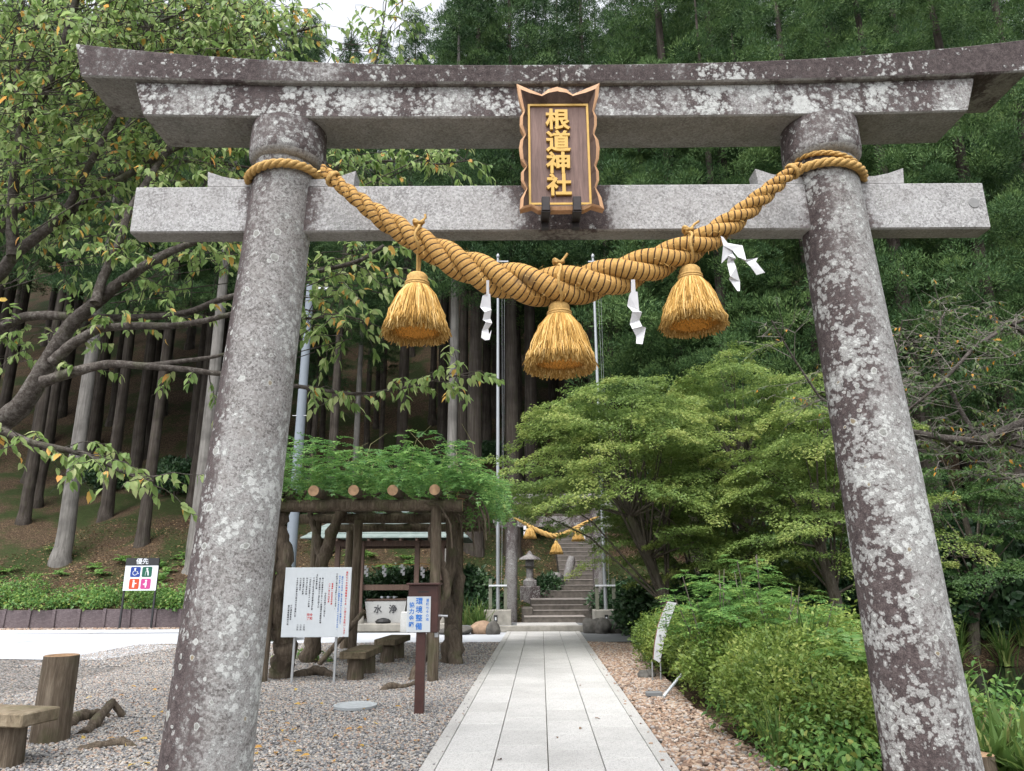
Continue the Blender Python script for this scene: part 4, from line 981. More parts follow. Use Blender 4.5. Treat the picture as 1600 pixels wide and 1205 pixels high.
def small_shide(x, y, z, sc, label, group):
    mb = MB(); w_ = .05 * sc; vs = []; fs = []
    for k in range(4):
        ox_ = (.045 if k % 2 else -.02) * sc; z0_ = -k * .095 * sc
        vs += [(ox_ - w_, .012 * k, z0_), (ox_ + w_, .012 * k, z0_ + .02 * sc), (ox_ + w_ * .9, .012 * k - .015, z0_ - .12 * sc), (ox_ - w_ * .9, .012 * k - .015, z0_ - .14 * sc)]; fs.append((4 * k, 4 * k + 1, 4 * k + 2, 4 * k + 3))
    mb.add(vs, fs); o = mb.build('paper_streamer', M['paper'], None, (x, y, z)); tag(o, label, 'streamer', group); return o
for k, (px, py) in enumerate(((572, 884), (600, 884), (629, 882), (660, 886))):
    q = P(px, py, YT + .9); small_shide(q.x, q.y, q.z, .85, 'small white paper streamer under the pavilion, ' + ['leftmost of four', 'second from the left', 'third from the left', 'rightmost of four'][k], 'streamers under the pavilion')

# ---- steps up the hill
st = thing('stone_steps', 'old dark stone steps climbing the wooded hill from path end', 'steps', (0, 0, 0))
def stepx(px, py, Y): return P(px, py, Y).x
def one_step(xa, xb, Ya, Yb_, z0_, z1_):
    o = MB().box(((xa + xb) / 2, (Ya + Yb_) / 2 + .15, (z0_ + z1_) / 2 - .15), (xb - xa, Yb_ - Ya + .3, z1_ - z0_ + .3), bev=.012).build('step', M['step'], st)
    MB().box(((xa + xb) / 2, (Ya + Yb_) / 2, z1_ + .006), (xb - xa - .01, Yb_ - Ya + .03, .02)).build('tread', M['tread'], o)
YK = 22.8
kx0, kx1 = stepx(776, 985, YK), stepx(919, 985, YK)
MB().box(((kx0 + kx1) / 2, YK + .1, .095), (kx1 - kx0, .2, .19), bev=.015).build('kerb', M['old_concrete'], st)
MB().box(((kx0 + kx1) / 2, YK + 1.05, .08), (kx1 - kx0 + 2.6, 1.7, .20), bev=.02).build('landing', M['dark_paving'], st)
MB().box((stepx(855, 978, YK + .8), YK + .85, .10), (1.9, 1.3, .19), bev=.01).build('landing_slab', M['slab_edge'], st)
one_step(stepx(819, 968, 24.3), stepx(915, 968, 24.3), 24.3, 25.2, .19, .36)
for i in range(3): one_step(stepx(831, 950, 25.2), stepx(922, 950, 25.2), 25.2 + .35 * i, 25.55 + .35 * i + (1.7 if i == 2 else 0), .36 + .16 * i, .52 + .16 * i)
for i in range(3): one_step(stepx(852, 920, 28), stepx(933, 920, 28), 28 + .35 * i, 28.35 + .35 * i + (1.2 if i == 2 else 0), .90 + .2 * i, 1.10 + .2 * i)
for i in range(16): one_step(stepx(875, 900, 30.2), stepx(944, 900, 30.2), 30.2 + .34 * i, 30.54 + .34 * i, 1.52 + .19 * i, 1.71 + .19 * i)
for (px, py, Y, w_, h_) in ((824, 957, 25.2, .38, .50), (929, 957, 25.2, .38, .5), (845, 925, 28.0, .38, .5)):
    x = stepx(px, py, Y); MB().box((x, Y + .3, TZ(x, Y) + h_ / 2 - .1), (w_, .8, h_ + .2), bev=.04).build('cheek_stone', M['step'], st)
# leaning slabs left of the upper flight
def slabstone(name, label, px, pyb, Y, w_, h_, tilt, cat='stone'):
    q = P(px, pyb, Y); mb = MB(); mb.tube([Vector((0, 0, -.3)), Vector((0, 0, h_ * .5)), Vector((0, 0, h_ * .9)), Vector((0, 0, h_))], [w_ / 2, w_ * .52, w_ * .46, w_ * .3], 9, jitter=.12, seed=int(px)); o = mb.build(name, M['oldstone'], None, (q.x, Y, TZ(q.x, Y))); o.rotation_euler = (0, tilt, 0); return tag(o, label, cat)
slabstone('standing_stone', 'broad rough standing stone left of the upper steps', 864, 903, 29.0, .55, 1.15, R(8)); slabstone('standing_stone', 'narrow leaning stone slab against the upper steps', 877, 898, 29.6, .38, 1.8, R(14))
# stone lantern on a plinth
q = P(828, 912, 28.0); lz = TZ(q.x, 28.0); sl_ = thing('stone_lantern', 'small grey stone lantern on a stepped plinth left of the steps', 'lantern', (q.x, 28.0, lz))
MB().box((0, 0, .15), (.75, .75, .7), bev=.03).build('plinth', M['oldstone'], sl_); MB().box((0, 0, .60), (.5, .5, .25), bev=.03).build('base', M['oldstone'], sl_)
MB().lathe([(.22, .72), (.14, .80), (.13, 1.15), (.24, 1.22)], n=8, smooth=False).build('shaft', M['oldstone'], sl_)
MB().box((0, 0, 1.34), (.32, .32, .25), bev=.02).build('fire_box', M['oldstone'], sl_); MB().lathe([(.42, 1.47), (.36, 1.54), (.12, 1.66), (.06, 1.76), (.01, 1.80)], n=6, smooth=False).build('cap', M['oldstone'], sl_)

# ---- smaller gate at the steps
YG = 25.0; t2 = thing('small_torii_gate', 'smaller old stone gate at the foot of the steps, half behind maple', 'gate', (0, YG, 0))
xl, xr = P(797, 960, YG).x, P(940, 960, YG).x
for x, s in ((xl, -1), (xr, 1)):
    mb = MB(); mb.tube([Vector((x, 0, -.1)), Vector((x + .03 * -s, 0, 1.2)), Vector((x - s * .06, 0, 2.4)), Vector((x - s * .12, 0, 4.0))], [.24, .215, .20, .185], 18, jitter=.03, seed=3); mb.build('pillar', M['oldstone'], t2)
zn = P(820, 816, YG).z
MB().box(((xl + xr) / 2, 0, zn), (xr - xl + 1.15, .20, .36), bev=.02).build('tie_beam', M['oldstone'], t2)
MB().box(((xl + xr) / 2, 0, 4.05), (xr - xl + 1.4, .36, .26), bev=.02).build('upper_lintel', M['oldstone'], t2)
MB().box(((xl + xr) / 2, 0, 4.28), (xr - xl + 1.9, .44, .19), bev=.02).build('top_rail', M['oldstone'], t2)
c2 = [P(x, y, YG - .3) for x, y in ((800, 808), (815, 815), (830, 824), (845, 832), (862, 838), (878, 837), (892, 830), (905, 822), (920, 814), (938, 806))]
r2 = thing('small_straw_rope', 'small twisted straw rope slung across the smaller gate', 'rope', (0, 0, 0)); strand_rope('strand', c2, [.03, .05, .075, .09, .095, .095, .085, .07, .05, .03], 3, 3.0, M['straw_plain'], r2, 8, step=.03)
for k, (px, py) in enumerate(((828, 822), (869, 846), (903, 826))):
    q = P(px, py, YG - .32); t = thing('straw_tassel', 'small straw tassel on the smaller gate, ' + ['left of three', 'middle one', 'right of three'][k], 'tassel', q, k, 'tassels on the smaller gate'); t.scale = (.95,) * 3
    MB().lathe([(.02, .04), (.07, 0), (.075, -.06), (.08, -.12)], n=14).build('head', M['straw_plain'], t); link('skirt', sk[k], None, t, (0, 0, -.08))
for k, (px, py) in enumerate(((821, 822), (910, 824))):
    q = P(px, py, YG - .33); small_shide(q.x, q.y, q.z, .95, 'small white paper streamer on the smaller gate, ' + ['left one', 'right one'][k], 'streamers on the smaller gate')

# ---- flagpoles
M['alu'] = plain('aluminium_pole', (.30, .315, .33), .4, .06, 4, .5); M['olive_post'] = plain('olive_grey_post', (.135, .14, .105), .7, .15)
def flagpole(label, px, bx0, bx1, Yf, offs):
    x = P(px, 960, Yf).x; t = thing('flagpole', label, 'flagpole', (x, Yf, 0), 0, 'flagpoles beside the steps')
    zt_ = P(px, 404, Yf).z; zbk = P(px, 953, Yf).z
    xa, xb = P(bx0, 965, Yf - .35).x - x, P(bx1, 965, Yf - .35).x - x
    MB().box(((xa + xb) / 2, 0, zbk / 2 - .02), (xb - xa, .7, zbk + .05), bev=.015).build('base_block', M['old_concrete'], t)
    MB().tube([Vector((0, 0, .3)), Vector((0, 0, zt_ * .45)), Vector((0, 0, zt_))], [.062, .058, .042], 14).build('pole', M['alu'], t)
    o = MB().box((.10, 0, zt_ - .12), (.55, .04, .05)).build('truck', M['alu'], t); MB().lathe([(.001, .2), (.06, .13), (.06, .05), (.03, 0)], (0, 0, zt_), 10, cap=False).build('finial', M['alu'], t)
    mb = MB(); mb.tube([Vector((.14, -.02, zt_ - .15)), Vector((.15, -.05, zt_ * .5)), Vector((.11, -.06, 1.3))], .0035, 5); mb.tube([Vector((.24, -.02, zt_ - .15)), Vector((.20, -.05, zt_ * .5)), Vector((.12, -.06, 1.3))], .0035, 5); mb.build('halyard', M['steel'], t)
    for d in offs:
        MB().box((d, 0, zbk + .46), (.105, .10, .98)).build('support_post', M['olive_post'], t)
    MB().box((sum(offs) / 2, -.07, zbk + .74), (abs(offs[1] - offs[0]) + .1, .03, .05)).build('clamp', M['white_paint'], t)
    MB().box(((xa + xb) / 2 - .06, -.352, zbk * .62), (.11, .02, .19)).build('socket_plate', M['black_paint'], t)
    MB().box(((xa + xb) / 2 - .06, -.366, zbk * .60), (.05, .012, .09)).build('socket', M['white_paint'], t)
flagpole('slim metal flagpole in concrete block left of the steps', 778, 756, 799, 23.7, (-.24, .24)); flagpole('slim metal flagpole in concrete block right of the steps', 947, 929, 972, 23.7, (-.27, .27))
# ---- grey service pole
Yu = 27.5; q = P(452, 900, Yu); zu = P(487, 446, Yu).z; up = thing('service_pole', 'smooth blue-grey concrete service pole left of the pergola', 'pole', (q.x, Yu, TZ(q.x, Yu)))
M['pole'] = plain('pole_concrete', (.17, .195, .225), .7, .08, 3)
MB().tube([Vector((0, 0, -.3)), Vector((0, 0, zu - TZ(q.x, Yu)))], [.215, .15], 18).build('shaft', M['pole'], up)
MB().box((.35, 0, zu - TZ(q.x, Yu) - .15), (.95, .12, .12), bev=.02).build('arm', M['white_paint'], up)
for z in (3.6, 5.2, 6.8): MB().tube([Vector((-.30, -.1, z)), Vector((.30, -.1, z))], .015, 6).build('step_peg', M['steel'], up)

# ---- edge boulders by the landing
M['boulder'] = plain('boulder', (.085, .08, .072), .9, .45, 7, bump=.8); M['boulder_tan'] = plain('boulder_tan', (.25, .17, .115), .9, .35, 7, bump=.7)
def boulder(px, py, w_, h_, mat, label, seed, Y=None, name='boulder', cat='boulder', group=None, flat=1.0):
    bm = bmesh.new(); bmesh.ops.create_icosphere(bm, subdivisions=4, radius=1.0); rg = np.random.default_rng(seed); k = rg.normal(0, 1, (6, 3)); ph = rg.uniform(0, 6, 6)
    for v in bm.verts:
        d = sum(math.sin(v.co.dot(Vector(k[i] * 1.6)) + ph[i]) for i in range(6)) * .09 + sum(abs(math.sin(v.co.dot(Vector(k[i] * 3.5)) + ph[i])) for i in range(6)) * .045 - .12
        v.co = v.co * (1 + d); v.co.z = max(-.5, v.co.z); v.co = Vector((v.co.x * w_ / 2, v.co.y * w_ / 2 * .8, v.co.z * h_ * .62 * flat))
    me = bpy.data.meshes.new(name); bm.to_mesh(me); bm.free(); me.polygons.foreach_set('use_smooth', [True] * len(me.polygons))
    q = G(px, py) if Y is None else P(px, py, Y); o = link(name, me, M[mat], None, (q.x, q.y + .1, h_ * .3)); return tag(o, label, cat, group)
boulder(752, 991, .75, .36, 'boulder_tan', 'tan edge boulder left of the landing', 1); boulder(770, 992, .42, .34, 'boulder', 'dark edge boulder at the left end of the landing kerb', 2)
boulder(928, 990, .48, .42, 'boulder', 'black edge boulder at the right end of the landing kerb', 3); boulder(944, 991, .46, .40, 'boulder', 'black edge boulder, middle of three right of the landing', 4); boulder(966, 990, .60, .62, 'boulder', 'tallest black edge boulder right of the landing', 5)
boulder(712, 992, .9, .22, 'boulder', 'low flat edge stone left of the path end', 6)

# ---- leaning narrow placard, fallen stake and stones on the right verge
g = G(1030, 1064); pc = thing('placard', 'narrow weathered white placard leaning out of the hedge', 'sign', (0, 0, 0))
q0, q1, q2 = P(1028, 1033, g.y), P(1024, 985, g.y), P(1048, 940, g.y)
pc.location = (q0.x, g.y, 0)
M['placard'] = plain('placard_face', (.50, .51, .53), .6, .12, 6); M['rust'] = plain('rusty_frame', (.16, .085, .06), .8, .3, 12)
def strip_prism(pts_l, pts_r, y, th): 
    n_ = len(pts_l); vs = [Vector((a.x - pc.location.x, y, a.z)) for a in pts_l] + [Vector((a.x - pc.location.x, y, a.z)) for a in pts_r]; vs += [v + Vector((0, th, 0)) for v in vs]
    f = []
    for i in range(n_ - 1): f += [(i, i + n_, i + n_ + 1, i + 1), (2 * n_ + i + 1, 2 * n_ + i + n_ + 1, 2 * n_ + i + n_, 2 * n_ + i), (i, i + 1, i + 1 + 2 * n_, i + 2 * n_), (i + n_ + 1, i + n_, i + 3 * n_, i + 1 + 3 * n_)]
    f += [(0, 2 * n_, 3 * n_, n_), (n_ - 1, 2 * n_ - 1, 4 * n_ - 1, 3 * n_ - 1)]
    return MB().add(vs, f)
Lp = [P(x, y, g.y) for x, y in ((1021, 1030), (1023, 1005), (1028, 978), (1036, 955), (1043, 940))]; Rp = [P(x, y, g.y) for x, y in ((1031, 1036), (1036, 1008), (1042, 984), (1050, 960), (1057, 942))]
strip_prism(Lp, Rp, -.02, .02).build('face', M['placard'], pc)
for side in (Lp, Rp): MB().tube([Vector((a.x - pc.location.x, .0, a.z)) for a in side], .012, 6).build('frame_bar', M['rust'], pc)
for i, x in enumerate((1019, 1032)):
    a_ = P(x, 1034, g.y); MB().tube([Vector((a_.x - pc.location.x, .0, a_.z)), Vector((a_.x - pc.location.x - .01, 0, -.05))], .012, 6).build('leg', M['steel'], pc)
for k, (x, y, s_) in enumerate(((1047, 950, '四季'), (1042, 972, '散策路'), (1034, 996, '案内図'), (1028, 1018, '池'))):
    q = P(x, y, g.y); text('placard_writing', vtext(s_), .026, M['ink_black'], pc, (q.x - pc.location.x - .02, -.022, q.z), .0005, .0, rot=None)
mb = MB(); a_ = G(1037, 1091); b_ = P(1068, 1050, a_.y + .25); mb.tube([Vector((0, 0, .02)), Vector(b_) - Vector((a_.x, a_.y, 0))], .024, 4); o = tag(mb.build('fallen_stake', M['sign_white'], None, (a_.x, a_.y, 0)), 'white stake leaning into the hedge beside the brown pebbles', 'stake')
g = G(1022, 1090); mb = MB(); mb.box((0, 0, .045), (.22, .11, .07), bev=.015); o = mb.build('broken_brick', M['dark_paving'], None, g); tag(o, 'grey broken block lying on the brown pebbles by the stake', 'block')
boulder(1008, 1062, .18, .12, 'boulder', 'small dark stone at the foot of the placard, left one', 8, cat='stone', name='small_stone'); boulder(1019, 1061, .16, .13, 'boulder', 'small dark stone at the foot of the placard, right one', 9, cat='stone', name='small_stone')
# stump and short white post by the right pillar
g = G(1537, 1235); mb = MB(); t = thing('tree_stump', 'small cut stump among grass right of the right pillar', 'stump', g)
MB().tube([Vector((0, 0, -.1)), Vector((0, 0, P(1537, 1178, g.y).z))], [.13, .11], 14, cap=False, jitter=.05).build('bark', M['bark_post'], t); MB().lathe([(.11, P(1537, 1178, g.y).z), (.001, P(1537, 1178, g.y).z + .01)], n=14, cap=False).build('cut_face', M['log_end'], t)

# ================================================================== vegetation
M['cedar_bark'] = bark('cedar_bark', (.020, .016, .013), (.052, .043, .036), (.10, .088, .078), .7, .05, .1)
M['pale_bark'] = bark('pale_cypress_bark', (.075, .070, .063), (.155, .146, .135), (.24, .228, .212), .8, .05, 0, .5)
M['cherry_bark'] = bark('cherry_bark', (.028, .023, .020), (.075, .064, .056), (.20, .185, .168), 1.6, 1.0, .30, .6)
M['maple_bark'] = bark('maple_bark', (.045, .038, .030), (.10, .085, .068), (.18, .16, .135), 1.2, .3, .3)
_cm = Mat('cedar_needles'); _cc = _cm.ramp(_cm.attr(), [(0, (.014, .034, .016)), (.4, (.042, .088, .034)), (.75, (.088, .155, .054)), (1, (.15, .23, .082))])
_cc = _cm.mix(_cm.math('MULTIPLY', _cm.objrnd(), .65), _cc, _cm.mix(1.0, _cc, (.42, .50, .50), 'MULTIPLY'))
M['cedar_leaf'] = _cm.leaf(_cc, .22, .6, .15)
M['cherry_leaf'] = leafmat('cherry_leaves', [(0, (0.140, 0.233, 0.066)), (.35, (0.221, 0.331, 0.105)), (.7, (0.338, 0.443, 0.168)), (.905, (0.443, 0.499, 0.230)), (.93, (0.722, 0.512, 0.143)), (1, (0.722, 0.366, 0.095))], .55, .5, .3)
M['maple_leaf'] = leafmat('maple_leaves', [(0, (0.081, 0.138, 0.042)), (.4, (0.142, 0.220, 0.059)), (.75, (0.234, 0.308, 0.082)), (1, (0.357, 0.396, 0.127))], .45, .5, .3)
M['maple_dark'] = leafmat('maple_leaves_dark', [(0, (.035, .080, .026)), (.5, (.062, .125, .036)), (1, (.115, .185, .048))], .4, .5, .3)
M['azalea_leaf'] = leafmat('azalea_leaves', [(0, (.060, .110, .024)), (.35, (.130, .205, .042)), (.7, (.235, .305, .066)), (.93, (.36, .40, .11)), (1, (.24, .12, .05))], .38, .45, .35)
M['fresh_leaf'] = leafmat('fresh_leaves', [(0, (0.066, 0.154, 0.042)), (.5, (0.121, 0.248, 0.061)), (.9, (0.209, 0.330, 0.083)), (1, (0.330, 0.352, 0.088))], .42, .45, .35)
M['wisteria_leaf'] = leafmat('wisteria_leaves', [(0, (0.056, 0.139, 0.041)), (.5, (0.111, 0.238, 0.061)), (.9, (0.194, 0.330, 0.086)), (1, (0.306, 0.370, 0.112))], .4, .45, .3)
M['shrub_leaf'] = leafmat('evergreen_leaves', [(0, (.018, .045, .020)), (.5, (.035, .080, .032)), (1, (.075, .13, .045))], .2, .4, .4)
M['grass_leaf'] = leafmat('grass_blades', [(0, (.06, .12, .03)), (.6, (.12, .20, .05)), (.9, (.22, .27, .08)), (1, (.38, .33, .15))], .4, .5, .3)
M['litter'] = leafmat('dry_leaves', [(0, (.10, .06, .035)), (.5, (.21, .135, .075)), (.8, (.30, .21, .12)), (1, (.36, .27, .15))], .1, .8, .1)
M['twig'] = plain('twig', (.10, .085, .07), .9, .3)

# ------------------------------------------------------------------ cedars
def cedar_crown(seed, z0, H, R0, nb=95):
    rg = np.random.default_rng(seed); C = []; S = []
    for i in range(nb):
        t = (i + rg.uniform(0, 1)) / nb; z = z0 + (H - z0) * t ** 1.05
        L = R0 * (1 - t) ** .62 * rg.uniform(.65, 1.12) + .35; a = rg.uniform(0, 2 * np.pi)
        m = int(2 + L * 1.6)
        for k in range(m):
            f = (k + rg.uniform(.3, 1)) / m
            if f < .28 and L > 1.2: continue
            r = L * f; dz = -.30 * r + .10 * r * r * .6 + rg.normal(0, .22)
            off = rg.normal(0, .22 + .10 * r, 2)
            C.append((r * math.cos(a) - off[0] * math.sin(a), r * math.sin(a) + off[0] * math.cos(a), z + dz)); S.append(rg.uniform(.45, 1.05) * (1 - .3 * t))
    C = np.array(C); S = np.array(S); N = len(C); per = 190
    d = rdir(N * per, -.25, 1.0, rg); c = np.repeat(C, per, 0); s = np.repeat(S, per)
    # sprigs radiate from the clump and turn upwards at their tips
    b = c + d * (s * rg.uniform(.45, .88, N * per))[:, None] * np.array([1, 1, .75])
    dd = unit(d + np.array([0, 0, .55]) + rg.normal(0, .35, (N * per, 3)))
    lv = Leaves(); tone = np.repeat(rg.uniform(0, 1, N), per); lv.add(b, dd, rdir(N * per, rng=rg), rg.uniform(.09, .21, N * per), rg.uniform(.026, .046, N * per), np.clip(tone * .6 + rg.uniform(0, .4, N * per), 0, 1))
    return lv.mesh('crown', DIAMOND)
crowns = [cedar_crown(1, 13, 31, 3.5), cedar_crown(2, 12, 29, 3.2), cedar_crown(3, 15, 33, 3.3)]
low_crown = cedar_crown(4, 6.5, 28, 4.0, 125)
_cm = Mat('edge_cedar_needles_lit'); _cc = _cm.ramp(_cm.attr(), [(0, (.022, .052, .022)), (.35, (.058, .115, .042)), (.75, (.125, .205, .068)), (1, (.20, .29, .10))])  # lighter copy of the cedar needles: light painted into boughs that stand in shadow
_cc = _cm.mix(_cm.math('MULTIPLY', _cm.objrnd(), .5), _cc, _cm.mix(1.0, _cc, (.50, .58, .55), 'MULTIPLY')); M['cedar_edge_lit'] = _cm.leaf(_cc, .25, .6, .15)
for m_ in crowns: m_.materials.append(M['cedar_leaf'])
low_crown.materials.append(M['cedar_edge_lit'])
def trunk_mesh(H, r, mat, seed):
    rg = random.Random(seed); zs = [-.8, 0, .25, .7, 1.5, 3, 6, 10, 15, 20, 25, H]; mb = MB()
    rr = [r * k for k in (1.5, 1.38, 1.18, 1.06, 1.0, .95, .88, .8, .66, .5, .33, .05)]
    mb.tube([Vector((rg.uniform(-.04, .04), rg.uniform(-.04, .04), z)) for z in zs], rr, 16, jitter=.045, seed=seed); me = mb.mesh('trunk'); me.materials.append(mat); return me
trunks = [trunk_mesh(31, .34, M['cedar_bark'], 1), trunk_mesh(29, .30, M['cedar_bark'], 2), trunk_mesh(33, .32, M['cedar_bark'], 3)]
pale_trunk = trunk_mesh(30, .36, M['pale_bark'], 4); pale_trunk2 = trunk_mesh(29, .24, M['pale_bark'], 5)
placed = []
def cedar(x, y, label, tm, cm, rotz, sc=1.0, lean=0.0, group='cedars of the forest'):
    t = thing('cedar_tree', label, 'tree', (x, y, TZ(x, y)), rotz, group); t.scale = (sc, sc, sc)
    link('trunk', tm, None, t); link('crown', cm, None, t); placed.append((x, y)); return t
rt = random.Random(21)
special = [(95, 878, 'cedar with thick grey trunk at the far left of the bank', pale_trunk, .98), (222, 850, 'slimmer brown-grey cedar trunk between two thicker ones on the bank', trunks[1], .9), (301, 893, 'pale smooth-barked cypress trunk just left of the left pillar', pale_trunk, .86)]
for i, (px, py, lb, tm, sc) in enumerate(special):
    q = on_hill(px, py, 26.2); cedar(q.x, q.y, lb, tm, crowns[i % 3], rt.uniform(0, 6), sc)
for px, Y, lb, tm, sc in ((707, 31.0, 'tall grey cedar trunk behind the pergola, right of left tassel', pale_trunk2, 1.02), (742, 33.0, 'dark thick cedar trunk behind the left flagpole', trunks[0], 1.1), (556, 36, 'thin pale cedar trunk seen above the pergola', pale_trunk2, .7), (1076, 29.5, 'cedar trunk behind the maple below right tassel', trunks[2], 1.2), (1168, 30, 'dark cedar trunk right of the right tassel', trunks[1], 1.15), (830, 38, 'dark cedar trunk above the steps under the middle tassel', trunks[0], 1.1), (520, 33, 'dark cedar trunk beside the service pole', trunks[0], .72), (800, 33.5, 'dark cedar trunk right of the left flagpole', trunks[2], 1.1), (932, 38, 'dark cedar trunk behind the right flagpole', trunks[0], 1.15)):
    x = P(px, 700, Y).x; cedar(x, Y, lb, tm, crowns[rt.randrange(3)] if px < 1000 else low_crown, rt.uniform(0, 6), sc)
# trees of the forest edge whose boughs hang low at the right
for px, Y, sc, wh in ((1010, 31.5, .95, 'right of the name board'), (1120, 27.5, .85, 'above the right tassel'), (1260, 27, 1.0, 'just behind the top of right pillar'), (1400, 25.0, .95, 'right of right pillar, nearest to it'), (1530, 24.5, 1.0, 'behind the right end of the tie beam'),
        (1640, 27, 1.05, 'at the right edge of the picture'), (1340, 31, 1.05, 'deeper in behind the right pillar'), (880, 44, 1.15, 'far back behind the name board'), (1460, 30, 1.1, 'deeper in behind the right beam end'), (945, 43, 1.1, 'far back just right of the name board'), (915, 50, 1.2, 'farthest back behind the name board')):
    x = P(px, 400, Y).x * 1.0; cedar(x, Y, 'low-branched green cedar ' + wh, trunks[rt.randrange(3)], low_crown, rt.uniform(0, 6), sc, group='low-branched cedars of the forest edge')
for k in range(2600):
    if len(placed) > 225: break
    y = rt.uniform(30, 72); x = rt.uniform(-.85 * y, .85 * y)
    if abs(x - (1.9 + .07 * (y - 25))) < 2.2 and y < 42: continue
    if any((x - a) ** 2 + (y - b) ** 2 < (2.9 if y < 50 else 3.6) ** 2 for a, b in placed): continue
    ang = x / y * 1.0
    gap = -.345 < ang < -.165 and y < 57              # shorter trees where the sky shows
    if (x > 3 and y < 34) or (x < -4 and y < 34.5): continue
    cedar(x, y, 'tall dark cedar among many in the forest on the hill', trunks[rt.randrange(3)], crowns[rt.randrange(3)], rt.uniform(0, 6.28), rt.uniform(.5, .62) if gap else rt.uniform(.85, 1.15), group='crowded cedars of the hill forest')

# ------------------------------------------------------------------ generic plants
def pinnate(lv, base, d, L, nl, lw, ll, rg, droop=.35, up=np.array([0, 0, 1.0]), tone=None):
    """a compound leaf: pairs of leaflets along a drooping stalk"""
    d = d / np.linalg.norm(d); side = np.cross(up, d); side /= max(np.linalg.norm(side), 1e-6)
    t = np.linspace(.15, 1, nl); pos = base + np.outer(t * L, d) - np.outer(droop * L * t * t, up)
    td = unit(np.tile(d, (nl, 1)) - 2 * droop * np.outer(t, up)); n = np.cross(td, np.tile(side, (nl, 1)))
    tn = rg.uniform(0, 1) if tone is None else tone
    for s in (-1, 1):
        dd = td * .45 + side * s + rg.normal(0, .12, (nl, 3)) - up * .15
        lv.add(pos, dd, n * -1 + rg.normal(0, .15, (nl, 3)), ll * (1 - .35 * np.abs(t - .5)) * rg.uniform(.85, 1.1, nl), lw, np.clip(tn * .7 + rg.uniform(0, .3, nl), 0, 1))
    lv.add(pos[-1:], td[-1:], n[-1:], ll, lw, tn)
def bush_mesh(seed, n, leaf, lobes=5, prof=DIAMOND, w=.55):
    rg = np.random.default_rng(seed); lv = Leaves()
    C = [(0, 0, .42)] + [(rg.uniform(-.42, .42), rg.uniform(-.42, .42), rg.uniform(.22, .72)) for _ in range(lobes)]
    Rr = [.5] + [rg.uniform(.16, .34) for _ in range(lobes)]
    wgt = np.array([r * r for r in Rr]); cnt = (n * wgt / wgt.sum()).astype(int)
    for c, r, k in zip(C, Rr, cnt):
        d = rdir(k, -.75, 1, rg); rad = r * (1.08 - .48 * rg.uniform(0, 1, k) ** 1.4) * (1 + .13 * np.sin(d[:, 0] * 9 + d[:, 2] * 7) + .11 * np.sin(d[:, 1] * 13 + d[:, 0] * 5))
        b = np.array(c) + d * rad[:, None]; b[:, 2] = np.maximum(b[:, 2], .01)
        dd = unit(d * .6 + rg.normal(0, .6, (k, 3)) + np.array([0, 0, .25])); nn = d + rg.normal(0, .5, (k, 3)) + np.array([0, 0, .4])
        lump = .5 + .25 * np.sin(b[:, 0] * 7 + seed) + .25 * np.sin(b[:, 1] * 9 + b[:, 2] * 6)
        lv.add(b, dd, nn, leaf * rg.uniform(.5, 1.35, k), leaf * w * rg.uniform(.7, 1.2, k), np.clip(lump * .55 + rg.uniform(0, .42, k), 0, 1))
    return lv.mesh('foliage', prof)
def twigs_mesh(seed, n=26, h=.85, r=.42):
    rg = np.random.default_rng(seed); mb = MB()
    for k in range(n):
        a = rg.uniform(0, 6.28); q = r * rg.uniform(.3, 1); mb.tube([Vector((0.06 * math.cos(a), .06 * math.sin(a), -.02)), Vector((q * .5 * math.cos(a), q * .5 * math.sin(a), h * .45)), Vector((q * math.cos(a + .3), q * math.sin(a + .3), h * rg.uniform(.6, .95)))], [.014, .009, .003], 5)
    return mb.mesh('stems')
az = [bush_mesh(k, 11500, .048, 11) for k in (1, 2, 3)]; azt = twigs_mesh(1)
for m_ in az: m_.materials.append(M['azalea_leaf'])
azt.materials.append(M['twig'])
def bush(name, label, x, y, w_, h_, fm, tm, rotz, group=None, cat='bush', z=None):
    t = thing(name, label, cat, (x, y, (TZ(x, y) if z is None else z)), rotz, group); t.scale = (w_, w_, h_)
    link('foliage', fm, None, t); link('stems', tm, None, t); return t
hb_ = [(1012, 1052, 1.0, .80, 'clipped azalea bush by the leaning placard, farthest in hedge'), (1052, 1078, 1.15, .85, 'clipped azalea bush right behind the fallen white stake'), (1108, 1112, 1.25, .90, 'clipped azalea bush at the pebble edge in mid hedge'),
       (1165, 1160, 1.15, .86, 'azalea bush bulging over the brown pebbles'), (1235, 1195, 1.15, .80, 'nearest azalea bush at the bottom edge of the picture'), (1305, 1200, 1.05, .72, 'azalea bush touching the right pillar low down')]
for i, (px, py, w_, h_, lb) in enumerate(hb_):
    q = G(px, py); bush('azalea_bush', lb, q.x + (.42 if i > 1 else .55) * w_, q.y + (.32 if i > 1 else 1.35), w_, h_ * 1.18, az[i % 3], azt, i * 1.3, 'azalea hedge along the pebbles')
for i, (px, Y, w_, h_) in enumerate(((1075, 13.2, 1.5, 1.1), (1130, 11.4, 1.6, 1.15), (1195, 10.0, 1.5, 1.12), (1260, 8.9, 1.35, 1.1), (1325, 8.2, 1.3, 1.05), (1230, 12.5, 1.8, 1.25), (1320, 10.6, 1.7, 1.2))):
    x = P(px, 1000, Y).x; bush('azalea_bush', 'azalea bush in the back of the hedge, ' + ['just right of the placard', 'under the tallest nandina', 'below the bright nandina', 'left of the hedge ferns', 'against the right pillar', 'deep behind the nandinas', 'deep behind right pillar ferns'][i], x, Y, w_, h_, az[(i + 1) % 3], azt, i * 2.1, 'back rows of the azalea hedge')

